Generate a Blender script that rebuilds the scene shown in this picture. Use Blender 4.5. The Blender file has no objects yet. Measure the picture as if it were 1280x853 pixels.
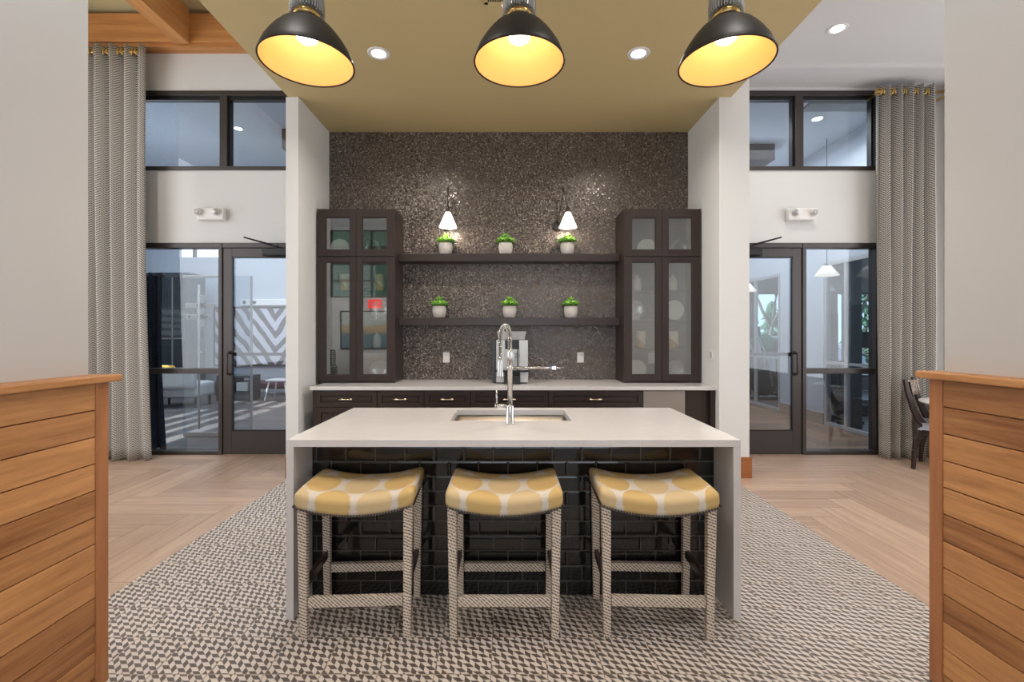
import bpy, math, random
from mathutils import Vector, Matrix
random.seed(7)
PI = math.pi
C = bpy.context.scene.collection
F, CX, CY, H = 580.0, 635.0, 418.0, 1.452

def P(x, y, D):
    """photograph measurement at depth D -> place in the room"""
    return ((x - CX) / F * D, D, H - (y - CY) / F * D)

# ------------------------------------------------------------------ meshes
class MB:
    def __init__(s):
        s.v = []; s.f = []; s.m = []; s.sm = []; s.t = []; s.uv = {}
    def add(s, vs, fs, m=0, smooth=False, tint=None):
        o = len(s.v); s.v += [tuple(v) for v in vs]
        for f in fs:
            s.f.append([i + o for i in f]); s.m.append(m); s.sm.append(smooth)
            s.t.append(.5 if tint is None else tint)
        return o
    def box(s, x0, x1, y0, y1, z0, z1, m=0, tint=None):
        if x0 > x1: x0, x1 = x1, x0
        if y0 > y1: y0, y1 = y1, y0
        if z0 > z1: z0, z1 = z1, z0
        vs = [(x, y, z) for z in (z0, z1) for y in (y0, y1) for x in (x0, x1)]
        s.add(vs, [(0,2,3,1),(4,5,7,6),(0,1,5,4),(2,6,7,3),(0,4,6,2),(1,3,7,5)], m, False, tint)
        return s
    def prism(s, pts, axis, a, b, m=0, smooth=False, tint=None):
        """2-D outline extruded along an axis from a to b"""
        def mk(p, h):
            if axis == 'x': return (h, p[0], p[1])
            if axis == 'y': return (p[0], h, p[1])
            return (p[0], p[1], h)
        n = len(pts)
        vs = [mk(p, a) for p in pts] + [mk(p, b) for p in pts]
        fs = [tuple(range(n)), tuple(range(2*n-1, n-1, -1))]
        o = len(s.v)
        s.add(vs, fs, m, False, tint)
        for i in range(n):
            j = (i+1) % n
            s.f.append([o+i, o+j, o+n+j, o+n+i]); s.m.append(m); s.sm.append(smooth); s.t.append(.5 if tint is None else tint)
        return s
    def lathe(s, prof, c=(0,0,0), n=32, m=0, axis='z', smooth=True, tint=None, sx=1, sy=1):
        """profile [(r, h)] turned about an axis through c"""
        vs = []
        for r, h in prof:
            for k in range(n):
                a = 2*PI*k/n; p = (r*math.cos(a)*sx, r*math.sin(a)*sy, h)
                if axis == 'y': p = (p[0], h, p[1])
                if axis == 'x': p = (h, p[0], p[1])
                vs.append((c[0]+p[0], c[1]+p[1], c[2]+p[2]))
        fs = []
        for i in range(len(prof)-1):
            for k in range(n):
                k2 = (k+1) % n
                fs.append((i*n+k, i*n+k2, (i+1)*n+k2, (i+1)*n+k))
        if prof[0][0] > 1e-5: fs.append(tuple(range(n-1, -1, -1)))
        if prof[-1][0] > 1e-5: fs.append(tuple((len(prof)-1)*n+k for k in range(n)))
        s.add(vs, fs, m, smooth, tint); return s
    def cyl(s, a, b, r, r2=None, n=16, m=0, smooth=True, tint=None):
        return s.tube([a, b], [r, r if r2 is None else r2], n, m, smooth, tint)
    def tube(s, pts, r, n=10, m=0, smooth=True, tint=None):
        pts = [Vector(p) for p in pts]; N = len(pts)
        rs = r if isinstance(r, (list, tuple)) else [r]*N
        vs = []; up = None
        for i, p in enumerate(pts):
            t = (pts[min(i+1, N-1)] - pts[max(i-1, 0)])
            if t.length < 1e-9: t = Vector((0,0,1))
            t.normalize()
            if up is None:
                up = Vector((0,0,1)) if abs(t.z) < .9 else Vector((1,0,0))
            u = (up - t*up.dot(t))
            if u.length < 1e-6: u = t.orthogonal()
            u.normalize(); w = t.cross(u); up = u
            for k in range(n):
                a = 2*PI*k/n
                vs.append(p + (u*math.cos(a) + w*math.sin(a))*rs[i])
        fs = [(i*n+k, i*n+(k+1)%n, (i+1)*n+(k+1)%n, (i+1)*n+k) for i in range(N-1) for k in range(n)]
        fs += [tuple(range(n-1,-1,-1)), tuple((N-1)*n+k for k in range(n))]
        s.add(vs, fs, m, smooth, tint); return s
    def bar(s, a, b, w, h, m=0, w2=None, h2=None, up=(0,0,1), tint=None):
        """rectangular bar from a to b"""
        a = Vector(a); b = Vector(b); t = (b-a).normalized(); u = Vector(up)
        u = u - t*u.dot(t)
        if u.length < 1e-5: u = t.orthogonal()
        u.normalize(); q = t.cross(u); vs = []
        for p, ww, hh in ((a, w, h), (b, w2 or w, h2 or h)):
            for sx, sy in ((-1,-1),(1,-1),(1,1),(-1,1)):
                vs.append(p + q*sx*ww/2 + u*sy*hh/2)
        s.add(vs, [(0,3,2,1),(4,5,6,7),(0,1,5,4),(1,2,6,5),(2,3,7,6),(3,0,4,7)], m, False, tint); return s
    def sheet(s, grid, th=0.0, m=0, smooth=True):
        """grid[i][j] of points -> surface"""
        ni, nj = len(grid), len(grid[0])
        vs = [p for row in grid for p in row]
        fs = [(i*nj+j, i*nj+j+1, (i+1)*nj+j+1, (i+1)*nj+j) for i in range(ni-1) for j in range(nj-1)]
        s.add(vs, fs, m, smooth); return s
    def rbox(s, w, d, h, r, c=(0,0,0), n=10, m=0, warp=None, uvf=None):
        """rounded box of many faces, centre c; warp(p, nrm) moves points"""
        cube = {}; vs = []; fs = []; hw, hd, hh = w/2, d/2, h/2
        def vid(a, b, c_):
            k = (a, b, c_)
            if k not in cube:
                x, y, z = (2*a/n-1), (2*b/n-1), (2*c_/n-1)
                def q(t, half): # denser near the ends
                    return math.copysign(min(1, abs(t))**.8, t)*half
                p = Vector((q(x,hw), q(y,hd), q(z,hh)))
                inner = Vector((max(-hw+r, min(hw-r, p.x)), max(-hd+r, min(hd-r, p.y)), max(-hh+r, min(hh-r, p.z))))
                dlt = p - inner
                if dlt.length > 1e-7: nrm = dlt.normalized(); p = inner + nrm*r
                else: nrm = Vector((0,0,1))
                uv = uvf(p, nrm) if uvf else None
                if warp: p = warp(p, nrm)
                cube[k] = len(vs); vs.append(p + Vector(c))
                if uv: s.uv[len(s.v) + len(vs) - 1] = uv
            return cube[k]
        for a in range(n):
            for b in range(n):
                fs.append((vid(a,b,0), vid(a,b+1,0), vid(a+1,b+1,0), vid(a+1,b,0)))
                fs.append((vid(a,b,n), vid(a+1,b,n), vid(a+1,b+1,n), vid(a,b+1,n)))
                fs.append((vid(a,0,b), vid(a+1,0,b), vid(a+1,0,b+1), vid(a,0,b+1)))
                fs.append((vid(a,n,b), vid(a,n,b+1), vid(a+1,n,b+1), vid(a+1,n,b)))
                fs.append((vid(0,a,b), vid(0,a,b+1), vid(0,a+1,b+1), vid(0,a+1,b)))
                fs.append((vid(n,a,b), vid(n,a+1,b), vid(n,a+1,b+1), vid(n,a,b+1)))
        o = len(s.v)
        s.v += [tuple(v) for v in vs]
        for f in fs:
            s.f.append([i+o for i in f]); s.m.append(m); s.sm.append(True); s.t.append(.5)
        return s

def obj(name, mb, mats, parent=None, bevel=0.0, seg=2, **props):
    if not isinstance(mats, (list, tuple)): mats = [mats]
    if parent is not None: off = Vector(parent['_o'])
    else:
        xs = [v[0] for v in mb.v]; ys = [v[1] for v in mb.v]; zs = [v[2] for v in mb.v]
        off = Vector(((min(xs)+max(xs))/2, (min(ys)+max(ys))/2, min(zs)))
    me = bpy.data.meshes.new(name)
    me.from_pydata([tuple(Vector(v) - off) for v in mb.v], [], mb.f)
    for mt in mats: me.materials.append(mt)
    me.polygons.foreach_set('material_index', mb.m)
    me.polygons.foreach_set('use_smooth', mb.sm)
    at = me.attributes.new('tint', 'FLOAT', 'FACE'); at.data.foreach_set('value', mb.t)
    if mb.uv:
        uvl = me.uv_layers.new(name='UVMap')
        for lp in me.loops:
            uvl.data[lp.index].uv = mb.uv.get(lp.vertex_index, (0, 0))
    me.validate(); me.update()
    o = bpy.data.objects.new(name, me); C.objects.link(o)
    o['_o'] = tuple(off)
    if parent is not None:
        o.parent = parent
        o['_o'] = parent['_o']
    else: o.location = off
    if bevel:
        b = o.modifiers.new('bevel', 'BEVEL'); b.width = bevel; b.segments = seg; b.limit_method = 'ANGLE'; b.angle_limit = math.radians(40)
        b.harden_normals = False
    for k, v in props.items(): o[k] = v
    return o

def tag(o, label, cat, group=None):
    o['label'] = label; o['category'] = cat
    if group: o['group'] = group
    return o
def thing(name, label, cat, loc=(0,0,0), group=None):
    o = bpy.data.objects.new(name, None); C.objects.link(o); o.location = loc; o['_o'] = tuple(loc)
    o.empty_display_size = .1
    return tag(o, label, cat, group)
def setting(name, loc=(0,0,0)):
    o = bpy.data.objects.new(name, None); C.objects.link(o); o.location = loc; o['_o'] = tuple(loc); o['kind'] = 'structure'
    return o
def struct(name, mb, m, parent=None, **k):
    o = obj(name, mb, m, parent, **k)
    if parent is None: o['kind'] = 'structure'
    return o
def copy_tree(o, parent=None):
    c = o.copy(); C.objects.link(c)
    if parent is not None: c.parent = parent
    for ch in list(o.children): copy_tree(ch, c)
    return c
def place(proto, loc, label, rz=0, used=[]):
    """the first call moves the built one, later calls copy it"""
    if proto.name in used: o = copy_tree(proto)
    else: o = proto; used.append(proto.name)
    o.location = loc; o.rotation_euler[2] = rz; o['label'] = label
    return o

# ------------------------------------------------------------------ materials
class E:
    """tiny expression wrapper over math nodes"""
    nt = None
    def __init__(s, sock): s.s = sock
    @staticmethod
    def op(o, *a):
        n = E.nt.nodes.new('ShaderNodeMath'); n.operation = o
        for i, x in enumerate(a):
            if isinstance(x, E): E.nt.links.new(x.s, n.inputs[i])
            else: n.inputs[i].default_value = x
        return E(n.outputs[0])
    def __add__(s, b): return E.op('ADD', s, b)
    __radd__ = __add__
    def __sub__(s, b): return E.op('SUBTRACT', s, b)
    def __rsub__(s, b): return E.op('SUBTRACT', b, s)
    def __mul__(s, b): return E.op('MULTIPLY', s, b)
    __rmul__ = __mul__
    def __truediv__(s, b): return E.op('DIVIDE', s, b)
    def fl(s): return E.op('FLOOR', s)
    def fr(s): return s - s.fl()
    def ab(s): return E.op('ABSOLUTE', s)
    def pw(s, b): return E.op('POWER', s, b)
    def mod(s, b): return E.op('FLOORED_MODULO', s, b)
    def lt(s, b): return E.op('LESS_THAN', s, b)
    def gt(s, b): return E.op('GREATER_THAN', s, b)
    def sin(s): return E.op('SINE', s)
    def mx(s, b): return E.op('MAXIMUM', s, b)
    def mn(s, b): return E.op('MINIMUM', s, b)
def comb(x, y, z=0.0):
    n = E.nt.nodes.new('ShaderNodeCombineXYZ')
    for i, v in enumerate((x, y, z)):
        if isinstance(v, E): E.nt.links.new(v.s, n.inputs[i])
        else: n.inputs[i].default_value = v
    return E(n.outputs[0])
def noise(vec, scale=5, detail=3, rough=.5, dist=0.0):
    n = E.nt.nodes.new('ShaderNodeTexNoise'); E.nt.links.new(vec.s, n.inputs['Vector'])
    n.inputs['Scale'].default_value = scale; n.inputs['Detail'].default_value = detail
    n.inputs['Roughness'].default_value = rough; n.inputs['Distortion'].default_value = dist
    return E(n.outputs['Fac'])
def white(vec):
    n = E.nt.nodes.new('ShaderNodeTexWhiteNoise'); n.noise_dimensions = '3D'
    E.nt.links.new(vec.s, n.inputs['Vector']); return E(n.outputs['Value']), E(n.outputs['Color'])
def mix(f, a, b):
    n = E.nt.nodes.new('ShaderNodeMix'); n.data_type = 'RGBA'
    def put(sock, v):
        if isinstance(v, E): E.nt.links.new(v.s, sock)
        elif isinstance(v, (int, float)): sock.default_value = v
        else: sock.default_value = (*v, 1)
    put(n.inputs['Factor'], f); put(n.inputs['A'], a); put(n.inputs['B'], b)
    return E(n.outputs['Result'])
def ramp(f, stops, interp='LINEAR'):
    n = E.nt.nodes.new('ShaderNodeValToRGB'); E.nt.links.new(f.s, n.inputs[0]); r = n.color_ramp; r.interpolation = interp
    while len(r.elements) < len(stops): r.elements.new(.5)
    for e, (p, c) in zip(r.elements, stops): e.position = p; e.color = (*c, 1)
    return E(n.outputs[0])
def newmat(name):
    m = bpy.data.materials.new(name); m.use_nodes = True; E.nt = m.node_tree
    b = m.node_tree.nodes['Principled BSDF']; b.inputs['Specular IOR Level'].default_value = .4
    return m, b
def coords(kind='Object'):
    t = E.nt.nodes.new('ShaderNodeTexCoord'); sp = E.nt.nodes.new('ShaderNodeSeparateXYZ')
    E.nt.links.new(t.outputs[kind], sp.inputs[0])
    return E(t.outputs[kind]), E(sp.outputs[0]), E(sp.outputs[1]), E(sp.outputs[2])
def geo():
    t = E.nt.nodes.new('ShaderNodeNewGeometry'); sp = E.nt.nodes.new('ShaderNodeSeparateXYZ')
    E.nt.links.new(t.outputs['Position'], sp.inputs[0])
    return E(t.outputs['Position']), E(sp.outputs[0]), E(sp.outputs[1]), E(sp.outputs[2])
def attr(name):
    n = E.nt.nodes.new('ShaderNodeAttribute'); n.attribute_name = name; return E(n.outputs['Fac'])
def link(e, b, inp): E.nt.links.new(e.s, b.inputs[inp])
def bump(h, b, strength=.3, dist=.01):
    n = E.nt.nodes.new('ShaderNodeBump'); n.inputs['Strength'].default_value = strength; n.inputs['Distance'].default_value = dist
    E.nt.links.new(h.s, n.inputs['Height']); E.nt.links.new(n.outputs[0], b.inputs['Normal']); return n
def lin(c):
    return tuple((x/255/12.92 if x/255 <= .04045 else ((x/255+.055)/1.055)**2.4) for x in c)

def plain(name, col, rough=.5, metal=0.0, var=.06, scale=6, bmp=0.0, bs=60, spec=.4, emit=None, es=0, coat=0):
    m, b = newmat(name); v, x, y, z = coords()
    n = noise(v, scale, 4)
    a = tuple(max(0, c*(1-var)) for c in col); d = tuple(min(1, c*(1+var)) for c in col)
    link(mix(n, a, d), b, 'Base Color')
    b.inputs['Roughness'].default_value = rough; b.inputs['Metallic'].default_value = metal
    b.inputs['Specular IOR Level'].default_value = spec
    if coat: b.inputs['Coat Weight'].default_value = coat; b.inputs['Coat Roughness'].default_value = .08
    if bmp: bump(noise(v, bs, 3), b, bmp, .004)
    if emit:
        b.inputs['Emission Color'].default_value = (*emit, 1); b.inputs['Emission Strength'].default_value = es
    return m

def wood(name, c0, c1, axis='x', rough=.4, spread=.5, sc=1.0, bmp=.08, metal=0, spec=.4, coat=0):
    """grain running along an axis; the face value 'tint' shifts each board"""
    m, b = newmat(name); v, x, y, z = coords(); t = attr('tint')
    s = {'x': (1, 14, 14), 'y': (14, 1, 14), 'z': (14, 14, 1)}[axis]
    vec = comb(x*s[0] + t*37.0, y*s[1] + t*17.0, z*s[2] + t*23.0)
    n1 = noise(vec, 1.3*sc, 5, .6, .8); n2 = noise(vec, 6*sc, 4, .7, .3)
    f = n1*.7 + n2*.4 - .05 + (t - .5)*spread
    link(ramp(f, [(.2, c0), (.8, c1)]), b, 'Base Color')
    b.inputs['Roughness'].default_value = rough; b.inputs['Specular IOR Level'].default_value = spec
    if coat: b.inputs['Coat Weight'].default_value = coat; b.inputs['Coat Roughness'].default_value = .15
    bump(n2, b, bmp, .003)
    return m

M = {}
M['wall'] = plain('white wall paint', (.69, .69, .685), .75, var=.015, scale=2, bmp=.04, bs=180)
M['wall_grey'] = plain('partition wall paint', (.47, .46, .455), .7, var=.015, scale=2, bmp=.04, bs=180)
M['ceil'] = plain('white ceiling paint', (.66, .655, .66), .8, var=.01, scale=2)
M['khaki'] = plain('khaki ceiling paint', lin((200, 182, 136)), .55, var=.02, scale=1.5)
M['khaki2'] = plain('sage ceiling paint', lin((200, 192, 150)), .8, var=.02, scale=1.5)
M['quartz'] = plain('white quartz', (.62, .595, .59), .18, var=.05, scale=14, spec=.5)
M['espresso'] = wood('espresso stained wood', (.020, .011, .010), (.040, .026, .022), 'z', .32, .2, 1.0, .04, spec=.5)
M['espresso_h'] = wood('espresso stained wood rail', (.020, .011, .010), (.040, .026, .022), 'x', .32, .2, 1.0, .04, spec=.5)
M['interior'] = plain('cabinet interior', (.22, .205, .19), .6, var=.05)
M['bronze'] = plain('dark bronze aluminium', (.060, .052, .050), .34, .4, var=.05, spec=.5)
M['black'] = plain('black plastic', (.012, .012, .013), .35)
M['chrome'] = plain('polished chrome', (.58, .57, .56), .2, 1.0, var=.02)
M['steel'] = plain('brushed steel', (.48, .46, .44), .3, 1.0, var=.06, scale=20)
M['silver'] = plain('silver plastic', (.50, .49, .49), .35, .25)
M['gold'] = plain('brushed brass', (.62, .42, .15), .28, 1.0, var=.05)
M['champ'] = plain('champagne handle metal', (.75, .62, .45), .25, 1.0, var=.04)
M['shade_out'] = plain('matt black pendant enamel', (.014, .012, .011), .5, 0, spec=.25)
M['shade_in'] = plain('gold lined pendant interior', (.80, .44, .15), .6, .0, var=.03, spec=.5)
M['plastic'] = plain('white plastic', (.78, .77, .76), .4, var=.01)
M['lens'] = plain('clear lamp lens', (.55, .56, .57), .15, .3)
M['ceramic'] = plain('glazed ceramic', (.62, .60, .57), .2, var=.08, scale=30, coat=.5)
M['pot'] = plain('pale stone pot', (.56, .52, .49), .75, var=.1, scale=40, bmp=.1, bs=120)
M['soil'] = plain('dark soil', (.03, .022, .015), .95, var=.4, scale=80, bmp=.5)
M['leather'] = plain('dark leather', (.02, .018, .018), .5)
M['navy'] = plain('navy curtain cloth', (.020, .026, .040), .85, var=.15, scale=40, bmp=.2, bs=300)
M['white_fab'] = plain('off white upholstery', (.62, .60, .58), .9, var=.08, scale=30, bmp=.2, bs=200)
M['maroon'] = plain('maroon upholstery', (.10, .035, .055), .8, var=.1, scale=30, bmp=.2, bs=200)
M['mustard'] = plain('mustard cushion cloth', (.55, .33, .06), .9, var=.15, scale=30)
M['blue_fab'] = plain('pale blue seat cloth', (.42, .46, .53), .9, var=.15, scale=30)
M['greyroom'] = plain('cool grey wall paint', (.50, .53, .58), .8, var=.02, scale=1)
M['dgrey'] = plain('charcoal laminate', (.045, .05, .055), .35, var=.1)
M['taupe'] = plain('taupe column paint', (.20, .18, .165), .7)
M['asphalt'] = plain('asphalt', (.14, .14, .145), .9, var=.2, scale=2)
M['grass'] = plain('lawn', (.10, .13, .07), .95, var=.4, scale=3)
M['bark'] = plain('bark', (.10, .08, .065), .9, var=.3, scale=20)
M['leafdark'] = plain('evergreen leaf', (.06, .12, .06), .7, var=.4, scale=10)
M['green'] = plain('green rubber', (.0, .22, .10), .45)
M['carpaint'] = plain('silver car paint', (.38, .40, .43), .25, .6, coat=.5)
M['carglass'] = plain('dark car glass', (.02, .025, .03), .08)
M['applpanel'] = plain('stainless appliance front', (.34, .31, .28), .35, .7, var=.05, scale=3)
M['rubber'] = plain('black rubber', (.015, .015, .015), .8)
M['mat_red'] = plain('red sign letters', (.6, .02, .02), .5, emit=(1, .05, .04), es=2.5)
M['downlight'] = plain('lit downlight lens', (.9, .88, .85), .5, emit=(1, .95, .88), es=14)
M['bulb'] = plain('lit bulb', (.9, .9, .85), .5, emit=(1, .93, .80), es=16)
M['opal'] = plain('lit opal glass shade', (.9, .88, .84), .4, emit=(1, .90, .78), es=2.2)
M['opal2'] = plain('lit cloth shade', (.9, .88, .84), .4, emit=(1, .88, .74), es=.9)

def glass(name, tint, base=.05, rough=0.0, gcol=(1, 1, 1)):
    m = bpy.data.materials.new(name); m.use_nodes = True; nt = m.node_tree; E.nt = nt
    nt.nodes.remove(nt.nodes['Principled BSDF']); out = nt.nodes['Material Output']
    tr = nt.nodes.new('ShaderNodeBsdfTransparent'); gl = nt.nodes.new('ShaderNodeBsdfGlossy'); gl.inputs['Roughness'].default_value = rough
    gl.inputs['Color'].default_value = (*gcol, 1)
    v, x, y, z = coords(); n = noise(v, 2, 2)
    nt.links.new(mix(n, tuple(c*.985 for c in tint), tint).s, tr.inputs['Color'])
    lw = nt.nodes.new('ShaderNodeLayerWeight'); lw.inputs['Blend'].default_value = .5
    fac = E(lw.outputs['Facing']).pw(5.0)*(1-base) + base
    mx = nt.nodes.new('ShaderNodeMixShader'); nt.links.new(fac.s, mx.inputs[0]); nt.links.new(tr.outputs[0], mx.inputs[1]); nt.links.new(gl.outputs[0], mx.inputs[2])
    nt.links.new(mx.outputs[0], out.inputs['Surface']); return m
M['glass'] = glass('door and window glass', (.86, .91, .95), .05)
M['cabglass'] = glass('cabinet door glass', (.92, .94, .93), .17)
M['shelfglass'] = glass('glass shelf', (.80, .88, .86), .12)
M['sleeve'] = glass('clear lamp sleeve', (.95, .94, .92), .02, .2)
M['platglass'] = glass('clear glass plate', (.85, .88, .88), .25, .08)

def leaf_mat():
    m, b = newmat('succulent leaf'); v, x, y, z = coords(); t = attr('tint')
    link(ramp(t + noise(v, 40, 2)*.2 - .1, [(.0, (.09, .26, .03)), (.6, (.24, .52, .06)), (1, (.46, .74, .18))]), b, 'Base Color')
    b.inputs['Roughness'].default_value = .5; return m
M['leaf'] = leaf_mat()

def mosaic():
    m, b = newmat('mosaic tile wall'); v, x, y, z = coords()
    s = .0150
    u = x/s; w = z/s; row = w.fl(); u2 = u + row.mod(2.0)*.5
    iu = u2.fl(); val, col = white(comb(iu, row, 3.0))
    fu = (u2.fr() - .5).ab(); fw = (w.fr() - .5).ab()
    grout = fu.mx(fw).gt(.41)
    c = ramp(val, [(0, (.085, .066, .057)), (.5, (.120, .094, .082)), (.75, (.155, .124, .108)), (.90, (.23, .19, .165)), (1, (.48, .42, .37))])
    link(mix(grout, c, (.062, .048, .041)), b, 'Base Color')
    b.inputs['Metallic'].default_value = .25
    link(val*.35 + .18, b, 'Roughness')
    b.inputs['Specular IOR Level'].default_value = .6
    # every chip leans its own way
    g = E.nt.nodes.new('ShaderNodeNewGeometry'); sc = E.nt.nodes.new('ShaderNodeVectorMath'); sc.operation = 'SUBTRACT'
    E.nt.links.new(col.s, sc.inputs[0]); sc.inputs[1].default_value = (.5, .5, .5)
    s2 = E.nt.nodes.new('ShaderNodeVectorMath'); s2.operation = 'SCALE'; s2.inputs['Scale'].default_value = .20
    E.nt.links.new(sc.outputs[0], s2.inputs[0])
    ad = E.nt.nodes.new('ShaderNodeVectorMath'); ad.operation = 'ADD'; E.nt.links.new(g.outputs['Normal'], ad.inputs[0]); E.nt.links.new(s2.outputs[0], ad.inputs[1])
    nm = E.nt.nodes.new('ShaderNodeVectorMath'); nm.operation = 'NORMALIZE'; E.nt.links.new(ad.outputs[0], nm.inputs[0])
    E.nt.links.new(nm.outputs[0], b.inputs['Normal'])
    return m
M['mosaic'] = mosaic()

def subway():
    m, b = newmat('black bevelled subway tile'); p, x, y, z = geo()
    W_, H_ = .164, .0832
    w = z/H_ + .06; row = w.fl(); u = x/W_ + row.mod(2.0)*.5
    fu = (u.fr() - .5).ab()*W_; fw = (w.fr() - .5).ab()*H_
    du = W_/2 - fu; dw = H_/2 - fw; d = du.mn(dw)
    grout = d.lt(.0016)
    val, col = white(comb(u.fl(), row, 1.0))
    link(mix(grout, mix(val, (.006, .005, .005), (.011, .009, .008)), (.10, .088, .08)), b, 'Base Color')
    link(grout*.5 + .07, b, 'Roughness'); b.inputs['Specular IOR Level'].default_value = .55
    hgt = E.op('MINIMUM', d, .011)*90.0 + val*.0
    bump(hgt, b, .28, .006)
    return m
M['subway'] = subway()

def cement():
    m, b = newmat('patterned cement tile'); g, x, y, z = geo()
    T = .2415
    u = (x + .0737)/T; v = (y - 1.980)/T
    lx = (u.fr() - .5)*T; ly = (v.fr() - .5)*T
    tval, _ = white(comb(u.fl(), v.fl(), 0.0))
    r2 = .70710678
    p = (lx + ly)*r2; q = (lx - ly)*r2
    Pw = .04269/2; Qh = .0683/2
    k = (p/Pw).fl(); tri = E.op('PINGPONG', p + 10*Pw*2, Pw)
    qq = (q - tri*1.0)/Qh
    dark = (qq.fl() + k).mod(2.0)
    fl = (qq.fr() - .5).ab(); fp = ((p/Pw).fr() - .5).ab()
    n = noise(g, 25, 4); n2 = noise(g, 260, 3, .7)
    dk = mix(n2*.8, (.055, .043, .038), (.095, .077, .068)); lt = mix(n2, (.50, .445, .40), (.64, .58, .53))
    c = mix(dark, lt, dk); c = mix(n*.14 + tval*.08, c, (.36, .29, .24))
    ex = .5 - (u.fr() - .5).ab(); ey = .5 - (v.fr() - .5).ab()
    gr = ex.mn(ey).lt(.0085)
    link(mix(gr, c, (.27, .205, .155)), b, 'Base Color')
    link(n*.2 + .38, b, 'Roughness')
    bump(ex.mn(ey).mn(.012)*60.0 + n2*.1, b, .25, .004)
    return m
M['cement'] = cement()

def plankfloor(name, c0, c1, rough=.38):
    m, b = newmat(name); t = attr('tint')
    uvn = E.nt.nodes.new('ShaderNodeTexCoord'); sp = E.nt.nodes.new('ShaderNodeSeparateXYZ'); E.nt.links.new(uvn.outputs['UV'], sp.inputs[0])
    u, v = E(sp.outputs[0]), E(sp.outputs[1])
    vec = comb(u*1.4 + t*50.0, v*16.0 + t*31.0, t*11.0)
    n1 = noise(vec, 1.2, 5, .62, .7); n2 = noise(vec, 6, 4, .7)
    link(ramp(n1*.62 + n2*.35 + (t-.5)*.26, [(.2, c0), (.8, c1)]), b, 'Base Color')
    b.inputs['Roughness'].default_value = rough; b.inputs['Specular IOR Level'].default_value = .35
    bump(n2, b, .06, .003); return m
M['lvp'] = plankfloor('pale oak plank floor', lin((142, 116, 98)), lin((194, 166, 144)))
M['lvp2'] = plankfloor('mixed brown plank floor', lin((66, 50, 40)), lin((150, 118, 94)), .45)
M['lvp3'] = plankfloor('grey plank floor', lin((84, 78, 78)), lin((130, 124, 122)), .3)

M['clad'] = wood('varnished hardwood boards', lin((112, 64, 32)), lin((204, 148, 94)), 'y', .42, .34, 1.0, .06, spec=.45)
M['clad_v'] = wood('varnished hardwood post', lin((138, 86, 52)), lin((182, 124, 80)), 'z', .38, .2, 1.0, .05)
M['beam'] = wood('stained timber beam', lin((172, 112, 62)), lin((222, 164, 104)), 'x', .5, .3, .8, .08)
M['beam_y'] = wood('stained timber beam', lin((172, 112, 62)), lin((222, 164, 104)), 'y', .5, .3, .8, .08)
M['darkwood'] = wood('dark walnut frame', (.018, .010, .009), (.05, .028, .024), 'z', .3, .2)
M['baseb'] = wood('hardwood baseboard', lin((128, 78, 44)), lin((170, 108, 64)), 'x', .4, .2)

def curtain_mat():
    m, b = newmat('herringbone curtain weave')
    uvn = E.nt.nodes.new('ShaderNodeTexCoord'); sp = E.nt.nodes.new('ShaderNodeSeparateXYZ'); E.nt.links.new(uvn.outputs['UV'], sp.inputs[0])
    u, v = E(sp.outputs[0]), E(sp.outputs[1])
    s = .027
    a = E.op('PINGPONG', u, s*2)
    st = ((v + a*.8)/s).fr().lt(.5); ck = (u/(s*.5)).fr().lt(.72)
    f = st*ck
    n = noise(comb(u, v, 0.0), 300, 2)
    link(mix(f, mix(n, (.44, .42, .385), (.58, .56, .52)), mix(n, (.065, .06, .058), (.11, .10, .098))), b, 'Base Color')
    b.inputs['Roughness'].default_value = .9; b.inputs['Specular IOR Level'].default_value = .15
    bump(f, b, .25, .002); return m
M['curtain'] = curtain_mat()

def ikat():
    m, b = newmat('yellow ikat cloth')
    uvn = E.nt.nodes.new('ShaderNodeTexCoord'); sp = E.nt.nodes.new('ShaderNodeSeparateXYZ'); E.nt.links.new(uvn.outputs['UV'], sp.inputs[0])
    u, v = E(sp.outputs[0]), E(sp.outputs[1])
    jag = (noise(comb(u*6.0, v*90.0, 0.0), 4, 2) - .5)*.050 + (noise(comb(u*90.0, v*6.0, 3.0), 4, 2) - .5)*.026
    A, B = .192, .39
    uu = u + jag*.6; vv = v + jag
    def cell(o):
        a = ((uu/A + o).fr() - .5).ab()*A; c = ((vv/B + o).fr() - .5).ab()*B
        d = (a/.083).pw(2.4) + (c/.114).pw(1.6)
        w = (uu/A + o).fl().mod(2.0)
        return d, w
    d1, w1 = cell(0.0); d2, w2 = cell(.5)
    s1 = d1.lt(1.0); s2 = d2.lt(1.0); inside = s1.mx(s2)
    tone = s1*w1*.9 + s2*w2*.9 + .05
    th = noise(comb(u*40.0, v*40.0, 1.0), 12, 2)
    gold = mix(tone, (.48, .355, .19), (.46, .295, .090))
    cream = mix(th, (.47, .42, .37), (.57, .52, .46))
    link(mix(inside, cream, mix(th*.35, gold, (.58, .48, .34))), b, 'Base Color')
    b.inputs['Roughness'].default_value = .85; b.inputs['Specular IOR Level'].default_value = .2
    bump(th, b, .2, .002); return m
M['ikat'] = ikat()

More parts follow.
